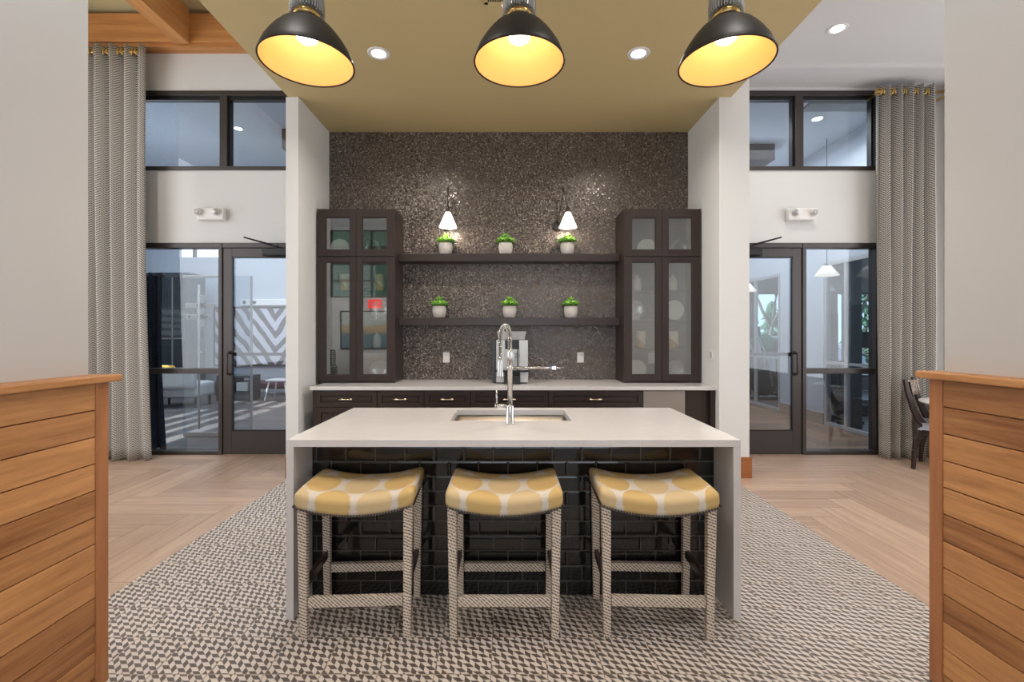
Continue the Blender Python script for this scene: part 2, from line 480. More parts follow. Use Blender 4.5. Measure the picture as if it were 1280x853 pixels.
def rope():
    m, b = newmat('whitewashed rope-carved wood'); v, x, y, z = coords()
    n0 = noise(v, 30, 3)
    # twisted strands, cut across by a finer chevron
    s1 = ((z + (x + y)*.40 + n0*.016)/.0150); a = (s1.fr() - .5).ab()
    s2 = ((x*.9 + y*.9 + z*.25 + n0*.003)/.011); c = (s2.fr() - .5).ab()
    groove = a.lt(.18)*c.gt(.10)
    link(mix(groove, mix(n0, (.56, .47, .38), (.74, .65, .55)), (.10, .062, .040)), b, 'Base Color')
    b.inputs['Roughness'].default_value = .6
    bump(a, b, .8, .004); return m
M['rope'] = rope()
def rope_h():
    m, b = newmat('whitewashed rope-carved rail'); v, x, y, z = coords()
    n0 = noise(v, 30, 3)
    s1 = ((x + y + z*1.1 + n0*.006)/.0190); a = (s1.fr() - .5).ab()
    s2 = ((z + (x + y)*.25 + n0*.003)/.011); c = (s2.fr() - .5).ab()
    groove = a.lt(.18)*c.gt(.10)
    link(mix(groove, mix(n0, (.56, .47, .38), (.74, .65, .55)), (.10, .062, .040)), b, 'Base Color')
    b.inputs['Roughness'].default_value = .6
    bump(a, b, .8, .004); return m
M['rope_h'] = rope_h()

def zebra_art():
    m, b = newmat('zebra stripe canvas'); v, x, y, z = coords()
    n = noise(comb(x*1.2, z*1.2, 0.0), 1.6, 2, .4, .4)
    d = (x - .35).ab()*1.25 - z*.95 + n*.35
    s = ((d/.40).fr() - .5).ab()
    link(mix(s.lt(.24), (.60, .59, .64), mix(n, (.07, .065, .08), (.15, .135, .16))), b, 'Base Color')
    b.inputs['Roughness'].default_value = .8; return m
M['zebra'] = zebra_art()
def rear_art():
    m, b = newmat('beach painting canvas'); v, x, y, z = coords()
    n = noise(comb(x*1.5, z*6.0, 0.0), 2, 4, .6, .5)
    f = z/1.0 + (n-.5)*.28
    link(ramp(f, [(.0, (.10, .16, .20)), (.38, (.14, .24, .30)), (.46, (.50, .36, .20)), (.60, (.60, .46, .28)), (.68, (.55, .62, .60)), (1, (.66, .70, .68))]), b, 'Base Color')
    return m
M['rearart'] = rear_art()
def dots():
    m, b = newmat('dotted armchair cloth'); v, x, y, z = coords()
    s = .05
    a = ((x+y)/s).fr() - .5; c = (z/s).fr() - .5
    d = (a*a + c*c).lt(.08)
    link(mix(d, (.03, .04, .06), (.55, .55, .53)), b, 'Base Color'); b.inputs['Roughness'].default_value = .9; return m
M['dots'] = dots()
def chairfab():
    m, b = newmat('leaf print chair cloth'); v, x, y, z = coords()
    n = noise(v, 16, 2, .5, 1.5)
    s = ((n*6.0).fr() - .5).ab()
    link(mix(s.lt(.2), (.13, .10, .08), (.38, .30, .24)), b, 'Base Color'); b.inputs['Roughness'].default_value = .85; return m
M['chairfab'] = chairfab()

# ------------------------------------------------------------------ room shell
def herring(name, x0, x1, y0, y1, z, mat, W_=.205, n=6, ox=0.0, oy=0.0, gap=.0012):
    mb = MB(); L = W_*n
    uvs = {}
    def put(a0, a1, b0, b1, along):
        c0, c1, d0, d1 = max(a0+gap, x0), min(a1-gap, x1), max(b0+gap, y0), min(b1-gap, y1)
        if c1 - c0 < .002 or d1 - d0 < .002: return
        t = random.random(); o = len(mb.v)
        mb.add([(c0,d0,z),(c1,d0,z),(c1,d1,z),(c0,d1,z)], [(0,1,2,3)], 0, False, t)
        for i, (px, py) in enumerate(((c0,d0),(c1,d0),(c1,d1),(c0,d1))):
            mb.uv[o+i] = (px-a0, py-b0) if along == 'x' else (py-b0, px-a0)
    R = int((abs(x1)+abs(x0)+abs(y1)+abs(y0))/W_) + 4
    for i in range(-R, R):
        for j in range(-R//n - 2, R//n + 3):
            bx = ox + (i + j*n)*W_; by = oy + (i - j*n)*W_
            put(bx, bx+L, by, by+W_, 'x'); put(bx, bx+W_, by+W_, by+W_+L, 'y')
    # dark bed just below the boards
    mb.box(x0, x1, y0, y1, z-.05, z-.002, 1)
    return struct(name, mb, [mat, M['soil']])
herring('floor_left', -5.6, -2.205, -2.0, 5.62, 0, M['lvp'], ox=.1, oy=.05)
herring('floor_right', 2.245, 6.2, -2.0, 5.62, 0, M['lvp'], ox=.35, oy=.2)
struct('floor_tile', MB().box(-2.205, 2.245, -2.0, 5.56, -.05, 0), M['cement'])

BW = 5.503   # mosaic wall
SF = 4.69    # front of the wing walls
WY = 5.60    # window walls
ZS = 3.85    # khaki ceiling
struct('wall_back', MB().box(-2.12, 2.135, BW, BW+.12, 0, ZS), M['mosaic'])
struct('wall_wing_left', MB().box(-2.245, -2.12, SF, WY+.15, 0, ZS), M['wall'])
struct('wall_wing_right', MB().box(2.135, 2.44, SF, WY+.15, 0, 4.6), M['wall'])
struct('ceiling_khaki', MB().box(-2.22, 2.255, -2.0, WY+.1, ZS, ZS+.12), M['khaki'])
struct('ceiling_bulkhead', MB().box(-2.22, -2.12, -2.0, WY+.1, ZS+.12, 5.35).box(2.155, 2.255, -2.0, WY, ZS+.12, 5.35), M['wall'])
ZR = 4.43
struct('ceiling_right', MB().box(2.255, 6.3, 5.18, WY+.1, ZR, ZR+.1).box(2.255, 6.3, -2.0, 5.18, ZR+.045, ZR+.14), M['ceil'])
struct('ceiling_left', MB().box(-5.6, -2.22, 1.0, WY+.1, 5.27, 5.37), M['khaki2'])
struct('ceiling_rear', MB().box(-5.6, -2.22, -2.1, 1.0, 4.28, 4.38).box(-5.6, -2.22, .9, 1.0, 4.38, 5.37), M['ceil'])

zH, z1, z2 = 2.552, 3.43, 4.386
# window walls with real openings
def window_wall(name, xa, xb, oa, ob, top):
    mb = MB()
    mb.box(xa, oa, WY, WY+.15, 0, top); mb.box(ob, xb, WY, WY+.15, 0, top)
    mb.box(oa, ob, WY, WY+.15, zH, z1); mb.box(oa, ob, WY, WY+.15, z2, top)
    struct(name, mb, M['wall'])
window_wall('wall_window_left', -5.6, -2.245, -4.52, -2.42, 5.3)
window_wall('wall_window_right', 2.44, 5.3, 2.56, 4.47, 4.5)
struct('wall_left', MB().box(-5.72, -5.6, -2.1, WY+.15, 0, 5.37), M['wall'])
struct('wall_right', MB().box(5.25, 6.3, 5.33, WY, 0, 4.6).box(6.2, 6.32, -2.1, 5.33, 0, 4.6), M['wall'])
# rear wall with a high gridded window band and two tall windows
mb = MB()
mb.box(-5.6, -5.2, -2.12, -2.0, 0, 5.37); mb.box(-5.2, -2.0, -2.12, -2.0, 0, 2.42); mb.box(-5.2, -2.0, -2.12, -2.0, 4.2, 5.37)
mb.box(-2.0, -1.7, -2.12, -2.0, 0, 5.37); mb.box(-1.7, 1.7, -2.12, -2.0, 3.2, 5.37); mb.box(-1.7, 1.7, -2.12, -2.0, 0, .25)
mb.box(1.7, 2.2, -2.12, -2.0, 0, 5.37); mb.box(2.2, 6.3, -2.12, -2.0, 0, 5.37)
struct('wall_rear', mb, M['wall'])

def plainwin(name, x0, x1, y, z0, z1, nx, nz, fr=.05):
    s = setting(name, ((x0+x1)/2, y, z0)); m = MB()
    for i in range(nx+1):
        x = x0 + (x1-x0)*i/nx; m.box(x-fr/2, x+fr/2, y-.05, y+.0, z0, z1)
    for i in range(nz+1):
        z = z0 + (z1-z0)*i/nz; m.box(x0, x1, y-.048, y-.002, z-fr/2, z+fr/2)
    obj('window_frame', m, M['bronze'], s)
    obj('window_glass', MB().box(x0, x1, y-.03, y-.024, z0, z1), M['glass'], s)
plainwin('window_5', -5.2, -2.0, -2.03, 2.42, 4.2, 6, 4)
plainwin('window_6', -1.7, 1.7, -2.03, .25, 3.2, 3, 2)

# upper window pairs: frame, mullion, panes
def upperwin(name, xa, xm0, xm1, xb):
    s = setting(name, ((xa+xb)/2, WY, z1)); m = MB(); y0, y1 = WY-.02, WY+.10; t = .06
    m.box(xa, xb, y0, y1, z1, z1+.045); m.box(xa, xb, y0, y1, z2-.06, z2)
    m.box(xa, xa+t, y0, y1, z1+.045, z2-.06); m.box(xb-t, xb, y0, y1, z1+.045, z2-.06)
    m.box(xm0, xm1, y0, y1, z1+.045, z2-.06)
    obj('window_frame', m, M['bronze'], s, bevel=.004)
    st = MB()
    for a, b in ((xa+t, xm0), (xm1, xb-t)):
        st.box(a, b, y0+.03, y1-.02, z2-.10, z2-.06); st.box(a, a+.02, y0+.03, y1-.02, z1+.045, z2-.1); st.box(b-.02, b, y0+.03, y1-.02, z1+.045, z2-.1)
    obj('glazing_bead', st, M['black'], s)
    for a, b in ((xa+t, xm0), (xm1, xb-t)):
        obj('window_glass', MB().box(a+.02, b-.02, WY+.04, WY+.046, z1+.045, z2-.1), M['glass'], s)
upperwin('window_1', -4.52, -3.467, -3.38, -2.42)
upperwin('window_2', 2.56, 3.456, 3.553, 4.47)

# glazed entrance: side light and door, mirrored about the kitchen
def sidelight(name, xa, xb, outer):
    """xa..xb: clear span incl. jambs"""
    s = setting(name, ((xa+xb)/2, WY, 0)); m = MB(); y0, y1 = WY-.02, WY+.10
    m.box(xa, xb, y0, y1, zH-.06, zH); m.box(xa, xb, y0, y1, 0, .045)
    m.box(xa, xa+.045, y0, y1, .045, zH-.06); m.box(xb-.045, xb, y0, y1, .045, zH-.06)
    obj('window_frame', m, M['bronze'], s, bevel=.004)
    obj('mid_rail', MB().box(xa+.045, xb-.045, y0+.01, y1-.01, .975, 1.04), M['bronze'], s, bevel=.004)
    for a, b in ((.045, .975), (1.04, zH-.06)):
        obj('window_glass', MB().box(xa+.045, xb-.045, WY+.04, WY+.046, a, b), M['glass'], s)
sidelight('window_3', -4.52, -3.44, -1)
sidelight('window_4', 3.545, 4.47, 1)
def door(name, x0, x1, hside):
    """hside: +1 handle on the high-x side"""
    s = setting(name, ((x0+x1)/2, WY, 0)); y0, y1 = WY-.005, WY+.045; m = MB()
    st = .105; zt = 2.49
    m.box(x0, x0+st, y0, y1, .01, zt); m.box(x1-st, x1, y0, y1, .01, zt)
    m.box(x0+st, x1-st, y0, y1, .01, .285); m.box(x0+st, x1-st, y0, y1, zt-.105, zt)
    obj('door_leaf', m, M['bronze'], s, bevel=.003)
    b = MB(); a0, a1, c0, c1 = x0+st, x1-st, .285, zt-.105; w = .014
    b.box(a0, a0+w, y0-.004, y0+.01, c0, c1); b.box(a1-w, a1, y0-.004, y0+.01, c0, c1); b.box(a0, a1, y0-.004, y0+.01, c0, c0+w); b.box(a0, a1, y0-.004, y0+.01, c1-w, c1)
    obj('glazing_bead', b, M['black'], s)
    obj('door_glass', MB().box(a0, a1, y0+.022, y0+.028, c0, c1), M['glass'], s)
    xh = (x1-.05) if hside > 0 else (x0+.05); h = MB()
    h.tube([(xh-.035*hside, y0, .97), (xh-.035*hside, y0-.055, .975), (xh-.035*hside, y0-.06, 1.0), (xh-.035*hside, y0-.06, 1.2), (xh-.035*hside, y0-.055, 1.225), (xh-.035*hside, y0, 1.23)], .012, 10)
    h.cyl((xh-.035*hside, y0-.008, .97), (xh-.035*hside, y0+.001, .97), .022); h.cyl((xh-.035*hside, y0-.008, 1.23), (xh-.035*hside, y0+.001, 1.23), .022)
    obj('door_handle', h, M['bronze'], s)
    obj('push_bar', MB().box(x0+.07, x1-.07, y1+.03, y1+.07, 1.19, 1.225).box(x0+.08, x0+.12, y1-.005, y1+.035, 1.185, 1.23).box(x1-.12, x1-.08, y1-.005, y1+.035, 1.185, 1.23), M['bronze'], s)
    # closer: body on the top rail, two-piece arm to the head
    xc = (x0+.68) if hside < 0 else (x1-.68)
    d = -hside
    cm = MB().box(xc-.18, xc+.18, y0-.075, y0+.002, zt-.10, zt-.005)
    c = obj('door_closer', cm, M['black'], s, bevel=.012)
    am = MB(); am.bar((xc, y0-.06, zt+.005), (xc-.26*(-hside if False else 1)*(1 if hside<0 else -1), y0-.30, zt+.07), .026, .012)
    am.bar((xc-.26*(1 if hside<0 else -1), y0-.30, zt+.07), (xc-.10*(1 if hside<0 else -1), y0-.02, zt+.045), .02, .01)
    am.cyl((xc, y0-.06, zt-.01), (xc, y0-.06, zt+.02), .018)
    obj('closer_arm', am, M['black'], c)
    # surrounding frame
    fm = MB().box(x0-.0, x1+.0, WY-.02, WY+.10, zt+.004, zH)
    if hside < 0: fm.box(x1+.002, x1+.05, WY-.02, WY+.1, 0, zH)
    else: fm.box(x0-.05, x0-.002, WY-.02, WY+.1, 0, zH)
    obj('door_frame', fm, M['bronze'], s, bevel=.003)
door('door_1', -3.435, -2.475, -1)
door('door_2', 2.615, 3.54, 1)

# wood-clad half walls with plaster above, either side of the camera
def halfwall(side):
    s = -1 if side == 'left' else 1
    xf = 1.677 if s < 0 else 1.768           # face of the cladding
    xw = 1.76 if s < 0 else 1.83             # face of the plaster above
    xo = xf + .30; ye, yb = 1.95, -.55; zt = 1.253 if s < 0 else 1.267
    root = setting('wall_partition_' + side, (s*(xf+xo)/2, (ye+yb)/2, 0))
    m = MB().box(s*(xf+.022), s*(xo), yb, ye-.02, 0, zt)
    obj('wall_core', m, M['clad_v'], root)
    bd = MB(); ph = .1092; k = 0; zz = zt - .004
    while zz > .01:
        a = max(0, zz-ph+.004); t = random.random()
        y_ = yb
        bd.box(s*xf + s*.006, s*(xf+.024), yb, ye-.058, a, zz, 0, t)
        zz -= ph; k += 1
    obj('board_cladding', bd, M['clad'], root, bevel=.002)
    obj('corner_post', MB().box(s*(xf-.0), s*(xf+.03), ye-.058, ye, 0, zt).box(s*(xf+.03), s*xo, ye-.02, ye, 0, zt), M['clad_v'], root, bevel=.004)
    cp = MB().box(s*(xf-.032), s*(xo+.03), yb, ye+.032, zt, zt+.03, 0, .6)
    obj('wall_cap', cp, M['clad'], root, bevel=.006)
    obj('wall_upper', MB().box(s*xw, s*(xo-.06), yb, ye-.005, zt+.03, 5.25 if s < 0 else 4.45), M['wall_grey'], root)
halfwall('left'); halfwall('right')

# timber beams on the left
o = struct('ceiling_beam', MB().box(-5.6, -2.24, 5.44, 5.60, 4.885, 5.22, 0, .4), M['beam'], bevel=.004)
struct('trim_1', MB().box(-5.6, -2.24, 5.47, 5.60, 4.84, 4.883, 0, .3), M['beam'])
xa = (219-CX)/F*5.44; xb = (237-CX)/F*5.44
struct('ceiling_beam.001', MB().box(xa, xb, 1.05, 5.435, 4.855, 5.26, 0, .6), M['beam_y'], bevel=.004)

# baseboards
struct('baseboard_right', MB().box(2.15, 2.458, SF-.018, SF, 0, .21), M['baseb'])
struct('baseboard_left', MB().box(-2.244, -2.13, SF-.018, SF, 0, .21), M['baseb'])

# ------------------------------------------------------------------ kitchen back wall
CT0, CT1 = .878, .915
# counter
ct = MB().box(-2.025, 2.147, 4.74, BW-.002, CT0, CT1)
tag(obj('back_countertop', ct, M['quartz'], bevel=.003), 'long white quartz countertop running along the mosaic wall', 'countertop')

FD = 4.775
def raised_front(x0, x1, z0, z1, y=FD, st=.05):
    """shaker front with a stepped inner panel"""
    m = MB(); g = .003; x0 += g; x1 -= g; z0 += g; z1 -= g
    s = min(st, (z1-z0)*.28)
    m.box(x0, x1, y-.004, y+.016, z0, z1)
    m.box(x0, x0+s, y-.020, y-.004, z0, z1); m.box(x1-s, x1, y-.020, y-.004, z0, z1)
    m.box(x0+s, x1-s, y-.020, y-.004, z0, z0+s); m.box(x0+s, x1-s, y-.020, y-.004, z1-s, z1)
    i = .014
    m.box(x0+s+i, x1-s-i, y-.013, y-.004, z0+s+i, z1-s-i)
    return m
def pull(x, y, z, horiz=True, L=.13):
    m = MB(); d = y - .045
    a, b = ((x-L/2, d, z), (x+L/2, d, z)) if horiz else ((x, d, z-L/2), (x, d, z+L/2))
    m.cyl(a, b, .007, n=12)
    for q in (-.36, .36):
        p = (x+q*L, d, z) if horiz else (x, d, z+q*L)
        m.cyl(p, (p[0], y-.019, p[2]), .0055, n=8); m.cyl((p[0], y-.022, p[2]), (p[0], y-.0195, p[2]), .011, n=12)
    return m
def base_unit(xa, xb, label, layout, hx=None):
    u = thing('base_cabinet', label, 'base cabinet', ((xa+xb)/2, FD, 0), 'base cabinets below the back counter')
    obj('cabinet_body', MB().box(xa+.001, xb-.001, FD+.017, BW-.01, .10, CT0-.003).box(xa+.001, xb-.001, FD+.07, BW-.02, 0, .10), M['espresso'], u)
    zt = CT0 - .008
    for kind, h in layout:
        zb = zt - h
        if kind == 'drawer':
            d = obj('drawer', raised_front(xa, xb, zb, zt), M['espresso_h'], u, bevel=.0015)
            obj('handle', pull(hx if hx is not None else (xa+xb)/2, FD, (zb+zt)/2), M['champ'], d, label='champagne metal bar handle')
        else:
            n = 1 if xb-xa < .55 else 2; w = (xb-xa)/n
            for i in range(n):
                d = obj('cabinet_door', raised_front(xa+i*w, xa+(i+1)*w, zb, zt, st=.06), M['espresso'], u, bevel=.0015)
                hxx = xa+(i+1)*w-.04 if i == 0 else xa+i*w+.04
                obj('handle', pull(hxx, FD, zt-.14, False), M['champ'], d, label='champagne metal bar handle')
        zt = zb
xs = [(395.6-CX)/F*FD, (472-CX)/F*FD, (530.5-CX)/F*FD, (588.5-CX)/F*FD, (685-CX)/F*FD, (803-CX)/F*FD]
base_unit(xs[0], xs[1], 'dark base cabinet of stacked drawers at the left end under the back counter', [('drawer', .17), ('drawer', .28), ('drawer', .31)], hx=(434-CX)/F*FD)
base_unit(xs[1], xs[2], 'narrow dark base cabinet second from the left end, right of the drawer stack', [('drawer', .17), ('door', .59)])
base_unit(xs[2], xs[3], 'narrow dark base cabinet third from the left end, left of the coffee machine', [('drawer', .17), ('door', .59)])
base_unit(xs[3], xs[4], 'dark base cabinet with one drawer directly below the coffee machine', [('drawer', .17), ('door', .59)])
base_unit(xs[4], xs[5], 'wide dark base cabinet beside the stainless panel, right half of the counter', [('drawer', .17), ('door', .59)])
# fillers
tag(obj('filler_panel', MB().box(-2.01, xs[0]-.001, FD-.004, BW-.01, 0, CT0-.003), M['espresso']), 'dark upright end panel closing the cabinet run beside the left wall', 'end panel')
x6, x7 = xs[5]+.003, (856-CX)/F*FD
ap = thing('undercounter_refrigerator', 'plain stainless fronted appliance set under the right end of the back counter', 'appliance', ((x6+x7)/2, FD, 0))
obj('appliance_body', MB().box(x6, x7, FD+.02, BW-.02, .02, CT0-.003), M['black'], ap)
obj('appliance_door', MB().box(x6+.002, x7-.002, FD-.012, FD+.019, .10, CT0-.008), M['applpanel'], ap, bevel=.004)
obj('kick_plate', MB().box(x6, x7, FD+.0, FD+.019, .02, .095), M['black'], ap)
tag(obj('end_panel', MB().box(x7+.003, 2.084, FD+.05, FD+.07, 0, CT0-.003).box(2.085, 2.132, FD-.004, BW-.01, 0, CT0-.003), M['espresso']), 'dark recessed end panel right of the stainless appliance, against the right wall', 'end panel')

# tall glazed cabinets standing on the counter
YF = 5.10
def glass_cab(x0, x1, label, gx, sname):
    """gx: glass openings (a,b) per column"""
    u = thing('display_cabinet', label, 'display cabinet', ((x0+x1)/2, YF, CT1), 'glazed cabinets flanking the shelves')
    zb, zt, zm = CT1+.001, 2.833, 2.305; t = .02; yb = BW-.003
    m = MB()
    m.box(x0, x0+t, YF+.022, yb, zb, zt); m.box(x1-t, x1, YF+.022, yb, zb, zt)
    m.box(x0+t, x1-t, YF+.022, yb, zb, zb+t); m.box(x0+t, x1-t, YF+.022, yb, zt-t, zt); m.box(x0+t, x1-t, YF+.022, yb-.01, zm-.012, zm+.008)
    xm = (gx[0][1]+gx[1][0])/2
    obj('cabinet_body', m, M['espresso'], u)
    obj('cabinet_back', MB().box(x0+t, x1-t, yb-.012, yb-.001, zb+t, zt-t), M['interior'], u)
    sh = MB()
    for yy in (364, 400, 436):
        z = H - (yy-CY)/F*5.25; sh2 = MB().box(x0+t+.001, x1-t-.001, YF+.06, yb-.015, z-.012, z)
        obj('glass_shelf', sh2, M['shelfglass'], u)
    ff = MB().box(x0, x0+.012, YF+.001, YF+.021, zb, zt).box(x1-.012, x1, YF+.001, YF+.021, zb, zt)
    obj('face_frame', ff, M['espresso'], u)
    cols = [(x0+.013, xm-.0015, gx[0]), (xm+.0015, x1-.013, gx[1])]
    for i, (a, b, g) in enumerate(cols):
        for za, zc, ga, gb in ((zb+.022, zm-.004, 1.004, 2.246), (zm+.004, zt-.004, 2.378, 2.738)):
            d = MB(); y0, y1 = YF-.001, YF+.021
            d.box(a, g[0], y0, y1, za, zc); d.box(g[1], b, y0, y1, za, zc); d.box(g[0], g[1], y0, y1, za, ga); d.box(g[0], g[1], y0, y1, gb, zc)
            w = .008
            d.box(g[0], g[0]+w, y0+.006, y1, ga, gb); d.box(g[1]-w, g[1], y0+.006, y1, ga, gb); d.box(g[0]+w, g[1]-w, y0+.006, y1, ga, ga+w); d.box(g[0]+w, g[1]-w, y0+.006, y1, gb-w, gb)
            dd = obj('cabinet_door', d, M['espresso'], u, bevel=.002)
            obj('door_glass', MB().box(g[0]+w, g[1]-w, YF+.010, YF+.014, ga+w, gb-w), M['cabglass'], dd)
    return u
def gxx(a, b): return ((a-CX)/F*YF, (b-CX)/F*YF)
glass_cab(-2.098, -1.243, 'tall dark glass-door display cabinet at the left end of the shelves', [gxx(407, 437.5), gxx(452.7, 484)], 'l')
glass_cab(1.275, 2.118, 'tall dark glass-door display cabinet at the right end of the shelves', [gxx(789.5, 819.8), gxx(835.5, 865.2)], 'r')

# crockery behind the glass
plate_p = MB().lathe([(0, 0), (.05, .0), (.06, .004), (.105, .018), (.11, .021), (.105, .022), (.06, .010), (.05, .008), (0, .008)], n=36)
def mk_plate(name, mat, stripes=False):
    m = MB(); n = 40
    prof = [(0, 0), (.05, 0), (.062, .005), (.11, .020), (.112, .023), (.108, .024), (.06, .010), (.045, .007), (0, .007)]
    vs = []
    for r, h in prof:
        for k in range(n):
            a = 2*PI*k/n; rr = r*(1 + (.015*math.cos(a*12) if r > .1 else 0)); vs.append((rr*math.cos(a), -h, rr*math.sin(a) + .112))
    fs = [(i*n+k, (i+1)*n+k, (i+1)*n+(k+1)%n, i*n+(k+1)%n) for i in range(len(prof)-1) for k in range(n)]
    m.add(vs, fs, 0, True)
    rt = thing(name, '', 'plate', (0,0,0), 'plates stood up in the display cabinets')
    obj('plate_disc', m, mat, rt)
    st = MB(); st.tube([(-.05, .05, .0), (-.05, -.045, .002), (-.05, -.05, .03)], .003, 6); st.tube([(.05, .05, .0), (.05, -.045, .002), (.05, -.05, .03)], .003, 6)
    st.tube([(-.05, .02, .003), (.05, .02, .003)], .003, 6); st.tube([(-.03, .035, .0), (-.03, .02, .11)], .003, 6); st.tube([(.03, .035, .0), (.03, .02, .11)], .003, 6)
    obj('plate_stand', st, M['steel'], rt)
    return rt
pl_c = mk_plate('plate', M['ceramic']); pl_g = mk_plate('glass_plate', M['platglass'])
DP = 5.30
ZSH = {0: 2.314, 1: H-(364-CY)/F*5.25+.001, 2: H-(400-CY)/F*5.25+.001, 3: H-(436-CY)/F*5.25+.001, 4: CT1+.022}
def xat(px, D=DP): return (px-CX)/F*D
for p_, px, lev, lab in (
    (pl_c, 425.5, 0, 'pale ribbed plate stood in the upper left door of the left cabinet'),
    (pl_g, 464, 0, 'clear glass plate stood in the upper right door of the left cabinet'),
    (pl_g, 476, 2, 'small clear glass plate on the middle glass shelf of the left cabinet'),
    (pl_g, 475, 4, 'round glass plate on the floor of the left cabinet, right door'),
    (pl_c, 808, 0, 'white scalloped plate stood in the upper left door of the right cabinet'),
    (pl_g, 850, 0, 'clear glass plate stood in the upper right door of the right cabinet'),
    (pl_g, 793, 2, 'clear glass plate on the middle glass shelf, left door of the right cabinet'),
    (pl_c, 842, 2, 'white plate on the middle glass shelf, right door of the right cabinet'),
    (pl_c, 795, 4, 'large pale plate on the floor of the right cabinet, left door'),
    (pl_g, 845, 4, 'glass rimmed plate on the floor of the right cabinet, right door')):
    place(p_, (xat(px), DP, ZSH[lev]), lab)
cutm = None
def vase_cut():
    m, b = newmat('dipped cream and ochre glaze'); v, x, y, z = coords()
    n = noise(v, 9, 2)
    link(mix((z + x*.8 + n*.06).lt(.105), (.66, .56, .42), (.50, .30, .10)), b, 'Base Color'); b.inputs['Roughness'].default_value = .45; return m
VC = vase_cut()
m = MB().lathe([(0, .0), (.046, 0), (.050, .01), (.056, .10), (.057, .185), (.054, .197), (.050, .192), (.048, .10), (.04, .012), (0, .012)], n=28)
vt = obj('cylinder_vase', m, VC); tag(vt, '', 'vase', 'vases in the display cabinets')
for px, lev, lab in ((431, 1, 'cream cylinder vase with ochre dip, left door of the left cabinet'), (475, 1, 'cream cylinder vase behind the right door of the left cabinet, top glass shelf'),
                     (801, 3, 'cream cylinder vase with ochre dip, left door of the right cabinet'), (841.5, 3, 'cream cylinder vase with yellow dip, right door of the right cabinet')):
    place(vt, (xat(px), DP, ZSH[lev]), lab)
m = MB().lathe([(0, 0), (.040, 0), (.046, .008), (.052, .04), (.053, .09), (.047, .135), (.030, .158), (.018, .166), (.018, .180), (.022, .186), (.014, .186), (0, .184)], n=28)
bt = obj('bottle_vase', m, M['pot']); tag(bt, '', 'vase', 'vases in the display cabinets')
for px, lev, lab in ((471.5, 3, 'pale stoneware bottle vase on the lowest glass shelf of the left cabinet'), (796, 1, 'pale bottle vase on the top glass shelf, left door of the right cabinet'),
                     (840.5, 1, 'pale bottle vase on the top glass shelf, right door of the right cabinet')):
    place(bt, (xat(px), DP, ZSH[lev]), lab)

# floating shelves
for i, (yt, th, lab) in enumerate(((317, .088, 'upper dark wooden floating shelf on the mosaic wall'), (397.3, .088, 'lower dark wooden floating shelf on the mosaic wall'))):
    z = H - (yt-CY)/F*5.28
    o = obj('floating_shelf', MB().box(-1.240, 1.272, 5.28, BW-.002, z-th, z), M['espresso_h'], bevel=.003)
    tag(o, lab, 'shelf', 'floating shelves')
ZU = H-(317-CY)/F*5.28; ZL = H-(397.3-CY)/F*5.28

# potted succulents
def mk_plant():
    r = thing('potted_succulent', '', 'potted plant', (0,0,0), 'potted succulents on the floating shelves')
    m = MB().lathe([(0, 0), (.056, 0), (.064, .008), (.078, .055), (.083, .095), (.078, .125), (.073, .137), (.068, .137), (.066, .120), (0, .118)], n=32)
    p = obj('pot', m, M['pot'], r)
    obj('soil', MB().lathe([(0, .119), (.066, .120), (.05, .127), (0, .131)], n=24), M['soil'], r)
    lf = MB(); rnd = random.Random(4)
    for c in range(7):
        ca = c*2*PI/6; cr = .055 if c < 6 else 0; ctr = Vector((cr*math.cos(ca), cr*math.sin(ca), .150 + (.045 if c == 6 else 0)))
        tilt = .55 if c < 6 else 0
        for ring, (nn, L, up) in enumerate(((9, .085, .10), (8, .072, .65), (6, .052, 1.15))):
            for k in range(nn):
                a = 2*PI*k/nn + ring*.4 + rnd.uniform(-.15, .15); e = up + rnd.uniform(-.15, .15)
                d = Vector((math.cos(a)*math.cos(e), math.sin(a)*math.cos(e), math.sin(e)))
                d = d + Vector((math.cos(ca), math.sin(ca), 0))*tilt*(.6 if c < 6 else 0); d.normalize()
                L2 = L*rnd.uniform(.8, 1.15); s = d.cross(Vector((0,0,1)))
                if s.length < .05: s = Vector((1,0,0))
                s.normalize(); nrm = s.cross(d); w = .016
                b0 = ctr; mid = ctr + d*L2*.55 + nrm*.004; tip = ctr + d*L2 + Vector((0,0,.004))
                vs = [b0 - s*w*.35, b0 + s*w*.35, mid - s*w, mid + s*w, tip, mid - nrm*.006, b0 - nrm*.004]
                lf.add(vs, [(0,2,3,1), (2,4,3), (0,6,5,2), (1,3,5,6), (2,5,4), (3,4,5)], 0, True, min(1, .25 + .28*ring + rnd.uniform(-.2, .25)))
    obj('leaves', lf, M['leaf'], r); return r
pp = mk_plant()
for px, z, lab in ((557, ZU, 'potted succulent under the left wall lamp, upper shelf'), (632, ZU, 'middle potted succulent on the upper shelf, between the two wall lamps'), (709, ZU, 'potted succulent under the right wall lamp, upper shelf'),
                   (549, ZL, 'left potted succulent on the lower shelf'), (637, ZL, 'middle potted succulent on the lower shelf, above the coffee machine'), (713.5, ZL, 'right potted succulent on the lower shelf')):
    place(pp, ((px-CX)/F*5.385, 5.385, z+.001), lab, rz=random.uniform(0, 6))

